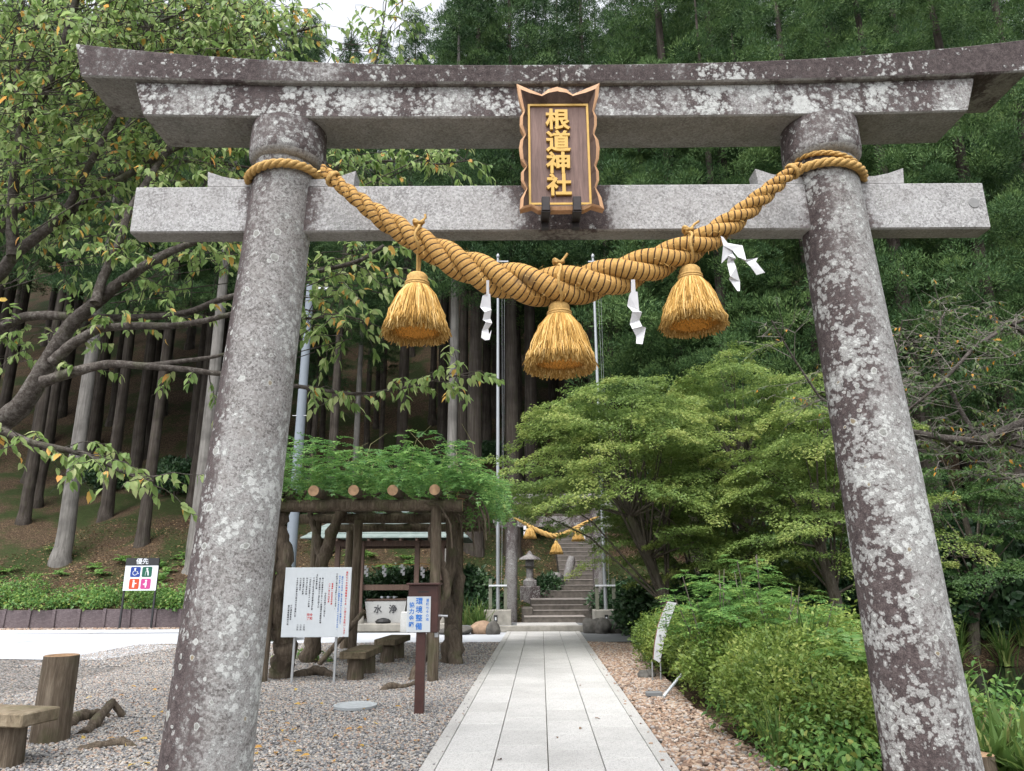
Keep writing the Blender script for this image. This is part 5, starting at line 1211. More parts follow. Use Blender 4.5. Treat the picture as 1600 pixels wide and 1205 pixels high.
# fern, grass, weed and nandina prototypes
def fern_mesh(seed, nf=11, L=.62, nl=13, ll=.14, lw=.04):
    rg = np.random.default_rng(seed); lv = Leaves()
    for k in range(nf):
        a = rg.uniform(0, 6.28); e_ = rg.uniform(.5, 1.1); d = np.array([math.cos(a) * math.cos(e_), math.sin(a) * math.cos(e_), math.sin(e_)])
        pinnate(lv, np.array([0, 0, .02]), d, L * rg.uniform(.7, 1.15), nl, lw, ll, rg, .45)
    return lv.mesh('fronds', DIAMOND)
ferns = [fern_mesh(k) for k in (1, 2, 3)]
for m_ in ferns: m_.materials.append(M['fresh_leaf'])
def weed_mesh(seed, n=160, H=.5, leaf=.085, R_=.35, w=.6):
    rg = np.random.default_rng(seed); lv = Leaves(); a = rg.uniform(0, 6.28, n); r = R_ * np.sqrt(rg.uniform(0, 1, n)); z = H * rg.uniform(.15, 1, n) * (1 - .5 * (r / R_) ** 2)
    b = np.stack([r * np.cos(a), r * np.sin(a), z], 1); d = np.stack([np.cos(a), np.sin(a), rg.uniform(-.5, .3, n)], 1) + rg.normal(0, .5, (n, 3)); d[:, 2] -= .1
    lv.add(b, d, rg.normal(0, .35, (n, 3)) + np.array([0, 0, 1]), leaf * rg.uniform(.6, 1.2, n), leaf * w, rg.uniform(0, 1, n)); return lv.mesh('leaves', OVATE, .15)
weeds = [weed_mesh(1), weed_mesh(2, 120, .4, .10, .30), weed_mesh(3, 220, .6, .07, .4)]
for m_ in weeds: m_.materials.append(M['fresh_leaf'])
def grass_mesh(seed, n=70, H=.7, w=.014, spread=.25, arch=.5):
    rg = np.random.default_rng(seed); V = []; Fc = []; rn = []; K = 6
    for k in range(n):
        a = rg.uniform(0, 6.28); L = H * rg.uniform(.5, 1.2); b = np.array([rg.normal(0, .05), rg.normal(0, .05), 0]); lean = rg.uniform(.1, 1) * spread / .25; sd = np.array([-math.sin(a), math.cos(a), 0]); o = len(V); tone = rg.uniform(0, 1)
        for i in range(K):
            t = i / (K - 1); r = lean * L * (.35 * t + arch * t * t); p = b + np.array([math.cos(a) * r, math.sin(a) * r, L * (t - arch * lean * .75 * t * t)]); ww = w * (1 - t ** 2) + .001
            V += [p + sd * ww, p - sd * ww]; rn += [tone, tone]
            if i: Fc.append((o + 2 * i - 2, o + 2 * i - 1, o + 2 * i + 1, o + 2 * i))
    return np_mesh('blades', np.array(V), [np.array(Fc)], rn)
grasses = [grass_mesh(1), grass_mesh(2, 40, .9, .012, .35, .6), grass_mesh(3, 90, .45, .03, .3, .5)]
for m_ in grasses: m_.materials.append(M['grass_leaf'])
def one(name, label, cat, me, part, x, y, sc, rotz, z=None, group=None):
    t = thing(name, label, cat, (x, y, TZ(x, y) if z is None else z), rotz, group); t.scale = (sc,) * 3 if not hasattr(sc, '__len__') else sc
    link(part, me, None, t); return t
# nandina with feathery leaves rising from the hedge
def nandina_mesh(seed, H=1.5):
    rg = np.random.default_rng(seed); lv = Leaves(); st_ = MB()
    for k in range(6):
        a = rg.uniform(0, 6.28); tip = np.array([rg.normal(0, .25), rg.normal(0, .25), H * rg.uniform(.7, 1.05)]); st_.tube([Vector((rg.normal(0, .05), rg.normal(0, .05), 0)), Vector(tip * .5 + rg.normal(0, .03, 3)), Vector(tip)], [.012, .010, .006], 6)
        for j in range(9):
            f = rg.uniform(.45, 1); b = tip * f; a = rg.uniform(0, 6.28); d = np.array([math.cos(a), math.sin(a), .45]); L = rg.uniform(.28, .5); dn = d / np.linalg.norm(d)
            for i, t in enumerate((.35, .6, .85)):
                for s in (-1, 1):
                    sd = np.array([-dn[1], dn[0], 0]) * s; pinnate(lv, b + dn * L * t - np.array([0, 0, .2 * L * t * t]), dn * .6 + sd, L * .5, 5, .022, .07, rg, .3)
            pinnate(lv, b + dn * L * .9, dn, L * .4, 5, .022, .07, rg, .4)
    return lv.mesh('leaves', OVATE), st_.mesh('stems')
nm, ns = nandina_mesh(3); nm.materials.append(M['fresh_leaf']); ns.materials.append(M['twig']); nm2, ns2 = nandina_mesh(5, 1.2); nm2.materials.append(M['fresh_leaf']); ns2.materials.append(M['twig'])
for px, Y, sc, a_, b_, lb in ((1112, 10.6, 1.10, nm, ns, 'feathery nandina with dark stem rising above the hedge, tallest'), (1165, 10.0, 1.15, nm2, ns2, 'bright feathery nandina right of the tallest one'), (1225, 9.6, .95, nm, ns, 'small nandina between the hedge and right pillar'), (1180, 11.5, 1.25, nm, ns, 'nandina standing behind the other nandinas')):
    t = thing('nandina', lb, 'shrub', (P(px, 960, Y).x, Y, 0), px * .1, 'nandinas in the hedge'); t.scale = (sc,) * 3; link('leaves', a_, None, t); link('stems', b_, None, t)
rp = random.Random(31)
for i, (px, py, Y, k) in enumerate(((1262, 1010, 7.6, 1), (1290, 1040, 7.2, 0), (1225, 1050, 7.8, 2), (1335, 1130, 6.6, 1), (1300, 1190, 6.2, 2), (1190, 1075, 8.2, 0), (1340, 1185, 6.1, 0), (1215, 1150, 7.3, 2), (1255, 1195, 6.6, 2), (1165, 1110, 8.3, 2), (1240, 1080, 7.3, 0), (1175, 1030, 8.6, 1), (1290, 1100, 6.8, 2))):
    q = P(px, py, Y); one('broadleaf_weed', 'broad-leaved weed growing out of the azalea hedge near right pillar', 'weed', weeds[k], 'leaves', q.x, Y, rp.uniform(.8, 1.1), rp.uniform(0, 6), max(0, q.z - .35), 'weeds in the hedge')
for i, (px, py, Y, k, lb) in enumerate(((1330, 990, 7.6, 0, 'bright fern on top of the hedge, left of right pillar'), (1300, 985, 8.4, 1, 'bright fern behind the hedge top near right pillar'), (1345, 1000, 7.2, 2, 'bright fern touching the right pillar'))):
    q = P(px, py, Y); one('fern', lb, 'fern', ferns[k], 'fronds', q.x, Y, .85, i, q.z - .25, 'ferns on the hedge')
for i, (px, py, Y, k, lb) in enumerate(((1320, 1120, 6.7, 1, 'long arching grass tuft in the hedge beside right pillar'), (1215, 1190, 6.9, 0, 'grass tuft at the foot of the near hedge'), (1255, 950, 9.0, 1, 'thin grass tuft standing above the hedge'))):
    q = P(px, py, Y); one('grass_tuft', lb, 'grass', grasses[k], 'blades', q.x, Y, .8, i, q.z - .5 if i != 1 else 0, 'grass tufts in the hedge')
# right of the right pillar: bamboo grass, weeds
for i, (px, Y, k, sc) in enumerate(((1545, 6.3, 2, 1.1), (1585, 6.6, 2, 1.2), (1525, 6.9, 2, 1.0), (1610, 6.0, 2, 1.0), (1560, 7.4, 1, .9), (1640, 7.0, 2, 1.1))):
    one('bamboo_grass', 'broad-bladed bamboo grass clump right of the right pillar', 'grass', grasses[k], 'blades', P(px, 1150, Y).x, Y, sc, i * 1.1, .0, 'bamboo grass beside the right pillar')
for i, (px, Y, k, sc) in enumerate(((1530, 7.6, 0, 1.15), (1580, 8.0, 1, 1.1), (1620, 7.2, 2, 1.1), (1550, 8.6, 2, 1.2), (1600, 6.4, 2, .8))):
    one('leafy_weed', 'leafy green weed between the right pillar and the pond', 'weed', weeds[k], 'leaves', P(px, 1150, Y).x, Y, sc, i * 1.7, .0, 'weeds by the pond')
one('dry_grass', 'dry straw-coloured grass plume beside the right pillar', 'grass', grasses[1], 'blades', P(1490, 1090, 7.5).x, 7.5, .9, 1.0, .15)

# pond
m = Mat('pond_water'); pn = m.noise(1.5, 3, .5, m.scale(m.co(), (1, 2, 1)))
b_ = m.n('ShaderNodeBsdfPrincipled', None, Base_Color=(.010, .014, .010, 1), Roughness=.06); m.t.links.new(m.bump(pn, .08, .05), b_.inputs['Normal']); m.t.links.new(b_.outputs[0], m.out.inputs['Surface'])
sheet('pond', [(6.2, 8.5), (60, 8.5), (60, 21), (6.2, 21)], -.62, m.m)
sb = [bush_mesh(k, 5200, .10, 6, OVATE) for k in (11, 12)]
for m_ in sb: m_.materials.append(M['shrub_leaf'])
for i in range(26):
    x = rp.uniform(7, 24); y = rp.uniform(20.2, 24.5); s_ = rp.uniform(1.4, 2.8)
    bush('evergreen_shrub', 'dark evergreen shrub on the shady far bank of the pond', x, y, s_, s_ * rp.uniform(.8, 1.2), sb[i % 2], azt, i, 'shrubs on the pond bank')
for i in range(16):
    x = rp.uniform(8, 16); y = rp.uniform(18.6, 20.4); one('bank_grass', 'dark drooping grass at the far edge of the pond', 'grass', grasses[rp.randrange(2)], 'blades', x, y, rp.uniform(1.2, 1.9), i, max(-.6, TZ(x, y)), 'grass at the pond edge')
for i in range(46):
    x = rp.uniform(-24, 22); y = rp.uniform(29, 44)
    if abs(x - 2.3 - .07 * (y - 25)) < 2.0 or (x < 0 and y < 36): continue
    s_ = rp.uniform(1.3, 2.6); bush('evergreen_shrub', 'dark evergreen shrub in the shade under the cedars', x, y, s_, s_ * .9, sb[i % 2], azt, i, 'undergrowth shrubs in the forest')
for px, py, Y, s_, lb in ((735, 915, 25.4, 2.0, 'rounded dark green shrub left of the left flagpole'), (748, 955, 24.6, 1.4, 'low green shrub at the foot of the left flagpole'), (850, 880, 28.6, 1.2, 'drooping green shrub between lantern and standing stone'), (590, 872, 27.6, 1.6, 'green shrub on the bank behind the washing pavilion, left'), (640, 880, 27.8, 1.5, 'green shrub on the bank behind the washing pavilion, right'), (690, 880, 27.2, 1.4, 'green shrub on the bank right of the washing pavilion'), (455, 930, 23.5, 1.7, 'leafy green shrub behind the notice board'), (430, 960, 20.5, 1.2, 'low green shrub at the base of the far pergola post'), (985, 905, 25.0, 1.6, 'shrub in the shade right of the right flagpole'), (1010, 960, 21.5, 1.6, 'dark shrub under the maple beside the boulders'), (1080, 950, 19.5, 1.9, 'dark shrub under the maple behind the hedge'), (1150, 940, 18.5, 2.0, 'dark shrub under the maple right behind the nandinas')):
    x = P(px, py, Y).x; bush('shrub', lb, x, Y, s_, s_ * .85, sb[int(px) % 2], azt, px * .1, None)
for i, (px, Y) in enumerate(((742, 23.4), (728, 23.6), (752, 23.2))): one('bamboo_grass', 'bamboo grass clump by the path end, ' + ['middle of three', 'left of three', 'right of three'][i], 'grass', grasses[0], 'blades', P(px, 960, Y).x, Y, 1.4, i, 0, 'bamboo grass by the path end')
# plants on the left bank above the edging
for i in range(110):
    x = rp.uniform(-19, -6.0); y = 25.88 + 2.2 * rp.uniform(0, 1) ** 1.8; one('bank_weed', 'green weed along the top of the plank edging', 'weed', weeds[rp.randrange(3)], 'leaves', x, y, rp.uniform(.9, 1.5), rp.uniform(0, 6), None, 'weeds above the plank edging')
for i in range(60):
    x = rp.uniform(-22, -4.5); y = 27 + rp.uniform(0, 7); one('bank_fern', 'low fern on the leaf-littered bank under the trees', 'fern', ferns[rp.randrange(3)], 'fronds', x, y, rp.uniform(.7, 1.2), rp.uniform(0, 6), None, 'ferns on the bank')
for px, py in ((415, 1000), (470, 1030), (505, 1035), (440, 1037)):
    q = G(px, py); one('vine_seedling', 'small green weed at the foot of a pergola post', 'weed', weeds[1], 'leaves', q.x, q.y, .6, px, 0, 'weeds at the pergola posts')
# dry leaves on the bank
N = 26000; lx = RNG.uniform(-24, 9, N); ly = 24.7 + 12 * RNG.uniform(0, 1, N) ** 1.3; ok = (ly > 25.9) | (lx > -4.5); lx, ly = lx[ok], ly[ok]; N = len(lx)
lv = Leaves(); lv.add(np.stack([lx, ly, terrain(lx, ly) + .02], 1), rdir(N, -.3, .5), RNG.normal(0, .5, (N, 3)) + np.array([0, 0, 1]), RNG.uniform(.06, .13, N), .05, RNG.uniform(0, 1, N))
o = link('leaf_litter', lv.mesh('leaf_litter'), M['litter']); o['kind'] = 'stuff'; tag(o, 'brown fallen leaves covering the bank', 'leaves')

# wisteria roof of leaves
rg = np.random.default_rng(77); lv = Leaves()
for k in range(3300):
    x = rg.uniform(-.6, PW + 1.0); y = rg.uniform(-.55, YB + .4); edge = min(1, min(x + .7, PW + 1.1 - x) / .7)
    z = zbm + .33 + .75 * rg.uniform(0, 1) ** 1.2 * edge * (1 + .25 * math.sin(x * 3) * math.cos(y * 2)); a = rg.uniform(0, 6.28); d = np.array([math.cos(a), math.sin(a) - .2, rg.uniform(.0, .7)])
    pinnate(lv, np.array([x, y, z]), d, rg.uniform(.24, .38), 6, .036, .088, rg, .4)
for k in range(260):                                          # hanging edge
    x = rg.uniform(-.5, PW + 1.1); y = rg.uniform(-.3, .3) if k % 2 else rg.uniform(-.5, YM); z = zbm + rg.uniform(.3, .55) if k % 2 else zbm + rg.uniform(-.05, .4); a = rg.uniform(0, 6.28)
    if not k % 2: x = PW + rg.uniform(.5, 1.25)
    pinnate(lv, np.array([x, y, z]), np.array([math.cos(a), math.sin(a) - .6, -.2]), rg.uniform(.24, .36), 6, .030, .075, rg, .6)
o = link('foliage', lv.mesh('foliage', DIAMOND, .1), M['wisteria_leaf'], wi); o['kind'] = 'stuff'
mb = MB()
for k in range(34):                                           # wiry shoots above the roof
    x = rg.uniform(-.3, PW + .9); y = rg.uniform(-.3, YB); a = rg.uniform(0, 6.28); L = rg.uniform(.4, 1.0); b0 = Vector((x, y, zbm + .6)); mb.tube([b0, b0 + Vector((math.cos(a) * .15, math.sin(a) * .15, L * .6)), b0 + Vector((math.cos(a) * .45, math.sin(a) * .45, L * rg.uniform(.7, 1)))], [.007, .005, .002], 5)
M['shoot'] = plain('young_shoot', (.20, .19, .09), .8); o = mb.build('shoots', M['shoot'], wi); o['kind'] = 'stuff'

# ------------------------------------------------------------------ maples: tiers of flat leafy sprays
def maple(name, label, x, y, z, Rx, Hb, Ht, seed, mat, npads, trunk_pts, leaf=.070, dens=820, rot=0, xcut=None, hcut=0):
    rg = np.random.default_rng(seed); t = thing(name, label, 'tree', (x, y, z), rot, 'maples'); lv = Leaves(); br = MB()
    tp = [Vector(p) for p in trunk_pts]; k_ = len(tp); br.tube(tp, [lerp(.16, .07, i / (k_ - 1)) for i in range(k_)], 12, jitter=.06, seed=seed); tr = br.build('trunk', M['maple_bark'], t); br = MB()
    top = tp[-1]
    ntier = max(4, int((Ht - Hb) / .62))
    for i in range(npads):
        f = (i + .5) / npads; h = lerp(Hb, Ht, f ** .85); h = Hb + round((h - Hb) / .62) * .62 + rg.normal(0, .20); a = i * 2.39996 + rg.uniform(-.4, .4)
        env = Rx * math.sqrt(max(.05, 1 - (max(0, h - Hb * .9) / (Ht - Hb * .9 + .3)) ** 1.5)); r = env * math.sqrt(rg.uniform(.12, 1)); c = np.array([r * math.cos(a), r * math.sin(a), h - .16 * r]); pr_r = rg.uniform(.5, 1.25); tilt = rg.normal(0, .16, 2)
        if xcut is not None and c[0] - pr_r * .6 < xcut and c[2] < hcut: continue
        st0 = tp[max(1, int((k_ - 1) * rg.uniform(.4, 1)))]; m_ = st0.lerp(Vector(c), .5) + Vector((0, 0, .35))
        if i % 3 == 0: br.tube([st0, m_, Vector(c) - Vector((0, 0, .05))], [.034, .018, .006], 6)
        n = int(dens * pr_r); a2 = a + rg.normal(0, .55); out_ = np.array([math.cos(a2), math.sin(a2), 0]); sid = np.array([-out_[1], out_[0], 0])
        tt = rg.uniform(-.45, 1.35, n) ; wd = .62 * np.clip(1.15 - np.abs(tt - .15) * .78, .05, 1) * (1 + .35 * np.sin(tt * 11 + i)); ww = rg.uniform(-1, 1, n) * wd
        q = np.abs(tt) * pr_r; b = c + out_ * (tt * pr_r)[:, None] + sid * (ww * pr_r)[:, None]
        b[:, 2] += pr_r * (.10 * tt - .26 * tt * tt * np.sign(tt) - .16 * ww * ww) + (b[:, :2] - c[:2]) @ tilt + rg.normal(0, .035, n) + .05 * np.sin(b[:, 0] * 8 + i) * np.cos(b[:, 1] * 7)
        d = out_ * .9 + sid * (np.sign(ww) * .5)[:, None] + rg.normal(0, .40, (n, 3)); d[:, 2] -= .30; nn = rg.normal(0, .34, (n, 3)) + np.array([0, 0, 1.0])
        lv.add(b, d, nn, leaf * rg.uniform(.7, 1.25, n), leaf * .78, np.clip(.35 * rg.uniform(0, 1) + .30 * (q / pr_r) + rg.uniform(0, .4, n), 0, 1))
    o = br.build('limbs', M['maple_bark'], t)
    o = link('crown', lv.mesh('crown', LEAF5, .1), mat, t); return t
Ym = 17.5
def MX(px, Y): return P(px, 800, Y).x
maple('maple_tree', 'spreading green maple leaning over the steps from the right', MX(972, Ym), Ym, 0, 3.3, 2.2, 6.2, 3, M['maple_leaf'], 170, [(1.2, .3, -.1), (1.0, .2, .9), (.6, .1, 2.0), (.2, 0, 3.0), (0, 0, 4.0)], xcut=-.2, hcut=3.0)
maple('maple_tree', 'tallest broad green maple left of the right pillar', MX(1165, 18.8), 18.8, 0, 3.2, 1.9, 7.3, 4, M['maple_leaf'], 140, [(.3, .3, -.1), (.2, .2, 1.2), (0, .1, 2.6), (-.1, 0, 4.0), (0, 0, 5.6)])
maple('maple_tree', 'green maple just left of the right pillar at mid height', MX(1275, 16.0), 16.0, 0, 2.1, 1.5, 5.3, 5, M['maple_leaf'], 64, [(.3, .1, -.1), (.2, 0, 1.2), (0, 0, 2.2), (0, 0, 3.6)])
maple('maple_tree', 'low maple spray hanging in front of the steps', MX(1015, 21.0), 21.0, 0, 1.7, 2.3, 3.9, 8, M['maple_leaf'], 26, [(1.4, .2, -.1), (1.2, .1, 1.0), (.6, .0, 2.0), (0, 0, 2.8)])
xq = P(1530, 990, 19.8).x
maple('maple_tree', 'shaded maple with bare leaning trunk beyond the pond', xq, 19.8, TZ(xq, 19.8) - .1, 3.0, 1.9, 5.0, 6, M['maple_dark'], 70, [(-.25, 0, -.2), (-.1, 0, .8), (.15, 0, 1.6), (.25, 0, 2.4), (.1, 0, 3.6)])

# ------------------------------------------------------------------ cherry tree at the left
ch = thing('cherry_tree', 'old cherry tree reaching in from the left with yellowing leaves', 'tree', (-7.6, 7.2, 0))
co_ = np.array([-7.6, 7.2, 0.0]); LIM = []
def PXY(px, py, Y): return P(px, py, Y)
def limb(pix, Y0, Y1, w0, w1):
    n = len(pix); pts = [P(x, y, lerp(Y0, Y1, i / (n - 1))) for i, (x, y) in enumerate(pix)]
    LIM.append((pts, w0, w1)); return pts
mpx = 6.6 / F                                                # metres per photo pixel at that distance
limb([(-260, 900), (-120, 760), (0, 662), (38, 631), (67, 580), (85, 549), (111, 505), (149, 474), (185, 443), (226, 415), (268, 392), (300, 380), (350, 362)], 6.9, 6.3, 48, 8)
limb([(67, 597), (118, 580), (170, 568), (226, 572), (288, 577), (350, 585), (420, 590)], 6.6, 6.2, 20, 6)
limb([(230, 572), (288, 564), (335, 558), (380, 545)], 6.4, 6.2, 10, 4)
limb([(83, 566), (111, 538), (154, 513), (206, 509), (268, 510), (319, 502), (376, 487), (440, 470)], 6.6, 6.2, 20, 6)
limb([(-150, 620), (0, 513), (36, 495), (77, 492), (129, 497), (206, 497), (288, 492), (350, 466), (381, 459), (470, 430), (560, 410), (600, 384)], 7.0, 6.3, 21, 6)
limb([(-160, 560), (0, 430), (20, 400), (67, 363), (103, 338), (170, 291), (247, 245), (330, 205), (420, 170)], 7.2, 6.6, 28, 7)
limb([(20, 400), (18, 343), (23, 271), (30, 220), (38, 185), (65, 155), (95, 90), (110, 30), (125, -20)], 7.0, 6.6, 20, 12)
limb([(149, 474), (160, 435), (185, 384), (200, 332), (237, 271), (262, 235), (300, 180), (345, 60), (372, -10)], 6.4, 6.9, 17, 7)
limb([(103, 332), (123, 291), (149, 240), (182, 178), (215, 110), (235, 30)], 6.8, 6.6, 15, 7)
limb([(-100, 640), (0, 672), (51, 693), (129, 708), (165, 724), (206, 744), (240, 752)], 6.2, 5.9, 16, 3)
limb([(0, 350), (60, 310), (140, 285), (220, 262), (300, 250), (390, 262)], 7.4, 7.2, 13, 5)
limb([(30, 300), (40, 200), (20, 120), (60, 30), (80, -30)], 7.6, 7.4, 12, 6)
limb([(180, 180), (260, 120), (340, 85), (420, 60), (470, 48), (500, 40)], 7.0, 6.8, 12, 4)
limb([(262, 235), (380, 200), (480, 190), (560, 175), (610, 130), (640, 90)], 7.2, 7.4, 11, 3)
limb([(95, 90), (180, 60), (260, 30), (330, 0)], 6.8, 6.9, 10, 4)
limb([(390, 590), (465, 604), (560, 618), (640, 605), (700, 590), (728, 584)], 6.6, 6.6, 9, 2)
limb([(400, 480), (480, 500), (530, 490), (580, 505)], 6.6, 6.5, 7, 2)
limb([(420, 262), (520, 262), (600, 250), (680, 258), (740, 250)], 6.9, 7.0, 8, 2)
limb([(560, 170), (590, 90), (600, 30), (605, -10)], 7.3, 7.3, 5, 2)
mbk = MB()
LIMB_PTS = []
for i, (pts, w0, w1) in enumerate(LIM):
    fine = []
    for a, b in zip(pts, pts[1:]):
        for tt in np.linspace(0, 1, 6)[:-1]: fine.append(a.lerp(b, tt))
    fine.append(pts[-1])
    for _ in range(2): fine = [fine[0]] + [fine[j - 1] * .25 + fine[j] * .5 + fine[j + 1] * .25 for j in range(1, len(fine) - 1)] + [fine[-1]]
    rr = [lerp(w0, w1, (j / (len(fine) - 1)) ** .7) * mpx * .5 for j in range(len(fine))]
    MB().tube([p - Vector(co_) for p in fine], rr, 12, jitter=.07, seed=i).build('branch', M['cherry_bark'], ch)
    LIMB_PTS.append(fine)
t0 = LIM[0][0][0]
MB().tube([Vector((0, 0, -.3)), Vector((.1, 0, .4)), Vector((.3, -.1, 1.0)), Vector(t0) - Vector(co_), Vector(LIM[4][0][0]) - Vector(co_)], [.34, .29, .26, .23, .16], 16, jitter=.05, seed=2).build('trunk', M['cherry_bark'], ch)
MB().tube([Vector(t0) - Vector(co_), Vector(LIM[5][0][0]) - Vector(co_), Vector(LIM[10][0][0]) - Vector(co_)], [.2, .16, .08], 12, jitter=.05, seed=5).build('branch', M['cherry_bark'], ch)
rc = np.random.default_rng(99); CL = Leaves(); TW = MB()
def spray(b, d, L, nl, leaf=.108, droop=.30):
    b = np.array(b, float); d = d / np.linalg.norm(d); n = 6; t = np.linspace(0, 1, n); pts = b + np.outer(t * L, d) - np.outer(droop * L * t * t, [0, 0, 1]) + rc.normal(0, .012, (n, 3))
    TW.tube([Vector(p - co_) for p in pts], [.0055, .005, .004, .0035, .003, .002], 4)
    tl = rc.uniform(.18, 1.0, nl); pos = np.stack([np.interp(tl, t, pts[:, i]) for i in range(3)], 1)
    sd = np.cross(d, [0, 0, 1]); sd /= max(1e-6, np.linalg.norm(sd)); sg = np.where(np.arange(nl) % 2, 1, -1)
    dd = np.outer(sg * rc.uniform(.3, .9, nl), sd) + d * rc.uniform(.2, .7, (nl, 1)) + np.outer(rc.uniform(-1.35, -.35, nl), [0, 0, 1]) + rc.normal(0, .15, (nl, 3))
    nn = np.tile([0, -.35, .9], (nl, 1)) + rc.normal(0, .40, (nl, 3)) + np.outer(sg * .4, sd)
    tone = rc.uniform(0, 1, nl); tone = np.where(rc.uniform(0, 1, nl) < .055, rc.uniform(.93, 1, nl), tone * .88)
    CL.add(pos, dd, nn, leaf * rc.uniform(.65, 1.15, nl), leaf * .46 * rc.uniform(.85, 1.15, nl), tone)
def inside(p):
    # keep the view through the gate clear as in the photograph
    return True
for i, fine in enumerate(LIMB_PTS):
    tot = sum((a - b).length for a, b in zip(fine, fine[1:])); low = i in (0, 1, 2, 3)
    cnt = int(tot * (2.2 if low else 5.5 if i not in (4,) else 3.6))
    if i in (9, 15, 16, 17): cnt = int(tot * 13)
    for k in range(cnt):
        f = rc.uniform(.32 if i in (0, 4, 5) else .15, 1.0); j = min(len(fine) - 2, int(f * (len(fine) - 1))); tg = np.array((fine[j + 1] - fine[j]).normalized())
        d = tg * rc.uniform(.2, 1.0) + rdir(1, -.35, .7, rc)[0] * np.array([.9, .9, .8]); spray(fine[j], d, rc.uniform(.30, .60), rc.integers(7, 13))
# canopy filling the upper left, with thin branches of its own
def canopy(px0, px1, py0, py1, n, Y0, Y1):
    for k in range(n):
        px, py, Y = rc.uniform(px0, px1), rc.uniform(py0, py1), rc.uniform(Y0, Y1); b = np.array(P(px, py, Y)); a = rc.uniform(0, 6.28); d = np.array([math.cos(a) + .3, math.sin(a), rc.uniform(-.2, .5)])
        for q in range(3): spray(b + rc.normal(0, .12, 3), d + rc.normal(0, .45, 3), rc.uniform(.35, .65), rc.integers(8, 14))
        TW.tube([Vector(b - co_), Vector(b - co_) - Vector(d) * .35 + Vector((-.2, 0, -.12)), Vector(b - co_) + Vector((-.75, .1, -.35))], [.003, .005, .007], 4)
canopy(-40, 455, -40, 90, 190, 6.0, 8.6); canopy(-40, 300, 90, 240, 105, 6.2, 8.6); canopy(-30, 330, 230, 350, 52, 6.4, 8.4); canopy(300, 600, 245, 290, 24, 6.2, 7.5); canopy(240, 450, 20, 110, 40, 6.0, 8)
canopy(0, 200, 350, 440, 9, 6.5, 8.0); canopy(250, 380, 385, 440, 9, 6.3, 7.4); canopy(490, 610, 385, 440, 9, 6.3, 7.2); canopy(-20, 60, 460, 530, 5, 6.5, 7.5); canopy(490, 560, 455, 560, 6, 6.3, 7.0); canopy(560, 640, 40, 90, 4, 6.8, 7.2); canopy(660, 740, 240, 280, 3, 6.8, 7.2); canopy(600, 640, 0, 30, 2, 7, 7.4)
o = TW.build('twigs', M['cherry_bark'], ch); o['kind'] = 'stuff'
b, d, n_, L_, W_, r_ = CL.cat()
# the three hundred leaves that show largest are leaves of their own, the rest one mass
rel_ = b - np.array([0, 0, EYE]); zc_ = rel_[:, 1] * math.cos(PITCH) + rel_[:, 2] * math.sin(PITCH); uu = rel_[:, 0] / zc_ * F; vv = -(rel_[:, 2] * math.cos(PITCH) - rel_[:, 1] * math.sin(PITCH)) / zc_ * F
vis = (np.abs(uu) < 780) & (np.abs(vv) < 590); size = np.where(vis, L_ / zc_, 0); order = np.argsort(-size); big, rest = order[:300], order[300:]
o = link('foliage', CL.mesh('foliage', OVATE, .18, sel=rest), M['cherry_leaf'], ch, -co_); o['kind'] = 'stuff'
lm = []
for k in range(8):
    l1 = Leaves(); l1.add(np.zeros((1, 3)), np.array([[1.0, 0, 0]]), np.array([[0, 0, 1.0]]), 1.0, .46, [.08, .22, .36, .5, .64, .78, .87, .96][k]); me = l1.mesh('leaf', OVATE, .18); me.materials.append(M['cherry_leaf']); lm.append(me)
for i in big:
    dd = Vector(d[i]).normalized(); nn = Vector(n_[i]); sd = nn.cross(dd).normalized(); nn = dd.cross(sd); mt = Matrix((dd, sd, nn)).transposed().to_4x4() @ Matrix.Scale(float(L_[i]), 4)
    mt.translation = Vector(b[i] - co_); k = 7 if r_[i] > .91 else min(6, int(r_[i] / .88 * 7)); o = link('leaf', lm[k], None, ch); o.matrix_local = mt

# thin-leaved cherry with bare twigs behind the right pillar
c2t = thing('bare_cherry', 'half-bare cherry with tangled grey twigs behind the right pillar', 'tree', (9.6, 11.5, 0)); c2o = np.array([9.6, 11.5, 0.0]); CL = Leaves(); TW = MB(); co_keep = co_; co_ = c2o
M['grey_twig'] = plain('grey_twig', (.165, .15, .13), .9, .3)
MB().tube([Vector((0, 0, -1.2)), Vector((-.1, 0, 1.0)), Vector((-.3, 0, 2.4)), Vector((-.7, 0, 3.4))], [.16, .13, .11, .08], 12, jitter=.06).build('trunk', M['cherry_bark'], c2t)
def limb2(pix, Y, w0, w1):
    n = len(pix); pts = [P(x, y, Y + .25 * math.sin(i * 1.7)) - Vector(c2o) for i, (x, y) in enumerate(pix)]; MB().tube(pts, [lerp(w0, w1, i / (n - 1)) * 11 / F * .5 for i in range(n)], 8, jitter=.08, seed=int(w0 * 7)).build('branch', M['cherry_bark'], c2t); return [p + Vector(c2o) for p in pts]
L2 = [limb2([(1700, 640), (1600, 660), (1530, 690), (1470, 684), (1410, 672), (1340, 665)], 11.0, 17, 7), limb2([(1650, 560), (1580, 505), (1520, 545), (1470, 600), (1420, 640)], 10.6, 8, 4), limb2([(1530, 690), (1500, 640), (1462, 560), (1470, 500), (1480, 482)], 11.2, 8, 2), limb2([(1600, 500), (1560, 515), (1510, 550)], 10.8, 6, 2), limb2([(1560, 690), (1600, 700), (1650, 690)], 11.2, 6, 3), limb2([(1340, 665), (1280, 620), (1240, 560), (1205, 500)], 11.6, 6, 2), limb2([(1470, 684), (1540, 730), (1600, 760)], 11.0, 5, 2), limb2([(1420, 640), (1400, 560), (1410, 500)], 11.0, 5, 2)]
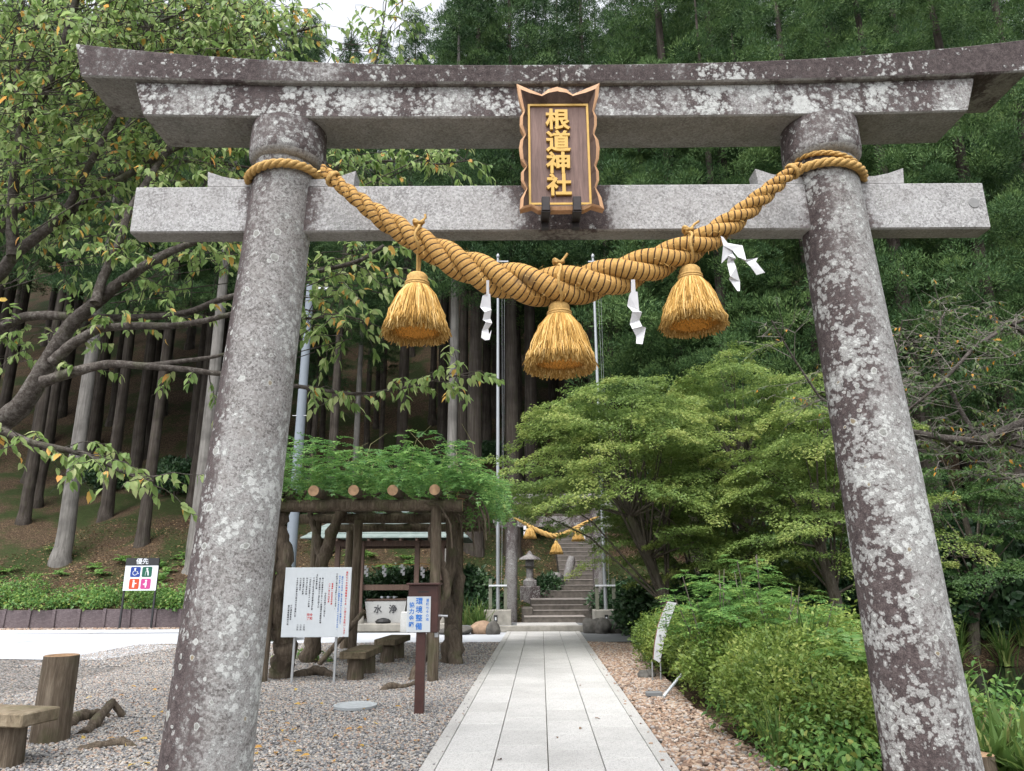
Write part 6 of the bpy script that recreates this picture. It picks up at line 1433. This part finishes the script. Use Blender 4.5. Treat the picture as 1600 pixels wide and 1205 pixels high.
for fine in L2:
    for k in range(26):
        j = rc.integers(0, len(fine) - 1); p = np.array(fine[j].lerp(fine[j + 1], rc.uniform(0, 1))); d = rdir(1, -.5, .8, rc)[0]
        L = rc.uniform(.35, .9); e_ = p + d * L; m_ = (p + e_) / 2 + rc.normal(0, .08, 3); TW.tube([Vector(p - co_), Vector(m_ - co_), Vector(e_ - co_)], [.007, .005, .002], 4)
        for q in range(2):
            e2 = m_ + rdir(1, -.4, .8, rc)[0] * rc.uniform(.2, .5); TW.tube([Vector(m_ - co_), Vector(e2 - co_)], [.004, .0015], 4)
            if rc.uniform() < .85: spray(m_, e2 - m_, rc.uniform(.25, .45), rc.integers(4, 9), .085)
        if rc.uniform() < .8: spray(e_, d, .35, 8, .085)
o = TW.build('twigs', M['grey_twig'], c2t); o['kind'] = 'stuff'; o = link('foliage', CL.mesh('foliage', OVATE, .18), leafmat('thin_cherry_leaves', [(0, (.035, .07, .02)), (.6, (.075, .125, .035)), (.9, (.14, .17, .05)), (.93, (.42, .24, .03)), (1, (.46, .2, .02))], .35), c2t, -co_); o['kind'] = 'stuff'

# ------------------------------------------------------------------ fallen leaves lying on gravel and path
l1 = []
for k in range(5):
    q = Leaves(); q.add(np.zeros((1, 3)), np.array([[1.0, 0, .15]]), np.array([[0, .2, 1.0]]), .085, .05, [.95, .985, .93, 1.0, .97][k]); me = q.mesh('fallen_leaf', OVATE, .3); me.materials.append(M['cherry_leaf']); l1.append(me)
fixed = [(398, 1182), (430, 1182), (583, 1133), (551, 1143), (529, 1154), (440, 1145), (455, 1164), (463, 1079), (648, 1163), (484, 1185), (420, 1115), (218, 1148), (130, 1155), (185, 1090), (205, 1075), (250, 1116), (165, 1160), (210, 1200), (480, 1103), (617, 1108), (560, 1170), (520, 1195)]
for i, (px, py) in enumerate(fixed + [(rp.uniform(120, 640), rp.uniform(1080, 1200)) for _ in range(26)]):
    g = G(px, py); o = link('fallen_leaf', l1[i % 5], None, None, (g.x, g.y, .03)); o.rotation_euler = (rp.uniform(-.3, .3), rp.uniform(-.3, .3), rp.uniform(0, 6)); tag(o, 'small yellow-orange fallen leaf lying on the grey gravel', 'leaf', 'fallen leaves on the gravel')
M['dead_leaf'] = plain('dead_leaf', (.16, .10, .06), .9)
for i, (px, py, mm, lb) in enumerate(((929, 1128, 'wood_light', 'pale tan fallen leaf lying on the path slabs'), (779, 1195, 'dead_leaf', 'brown fallen leaf near the bottom of the path'), (908, 1076, 'dead_leaf', 'tiny dark leaf on the right half of the path, farther'), (909, 1144, 'dead_leaf', 'tiny dark leaf on the right half of the path, nearer'), (869, 1158, 'dead_leaf', 'tiny dark leaf in the middle of the path'))):
    q = Leaves(); q.add(np.zeros((1, 3)), np.array([[1.0, 0, .1]]), np.array([[0, .3, 1.0]]), .07 if i < 2 else .035, .045, 0); g = G(px, py); o = tag(link('fallen_leaf', q.mesh('fallen_leaf', OVATE, .3), M[mm], None, (g.x, g.y, .042)), lb, 'leaf'); o.rotation_euler = (0, 0, i * 1.3)
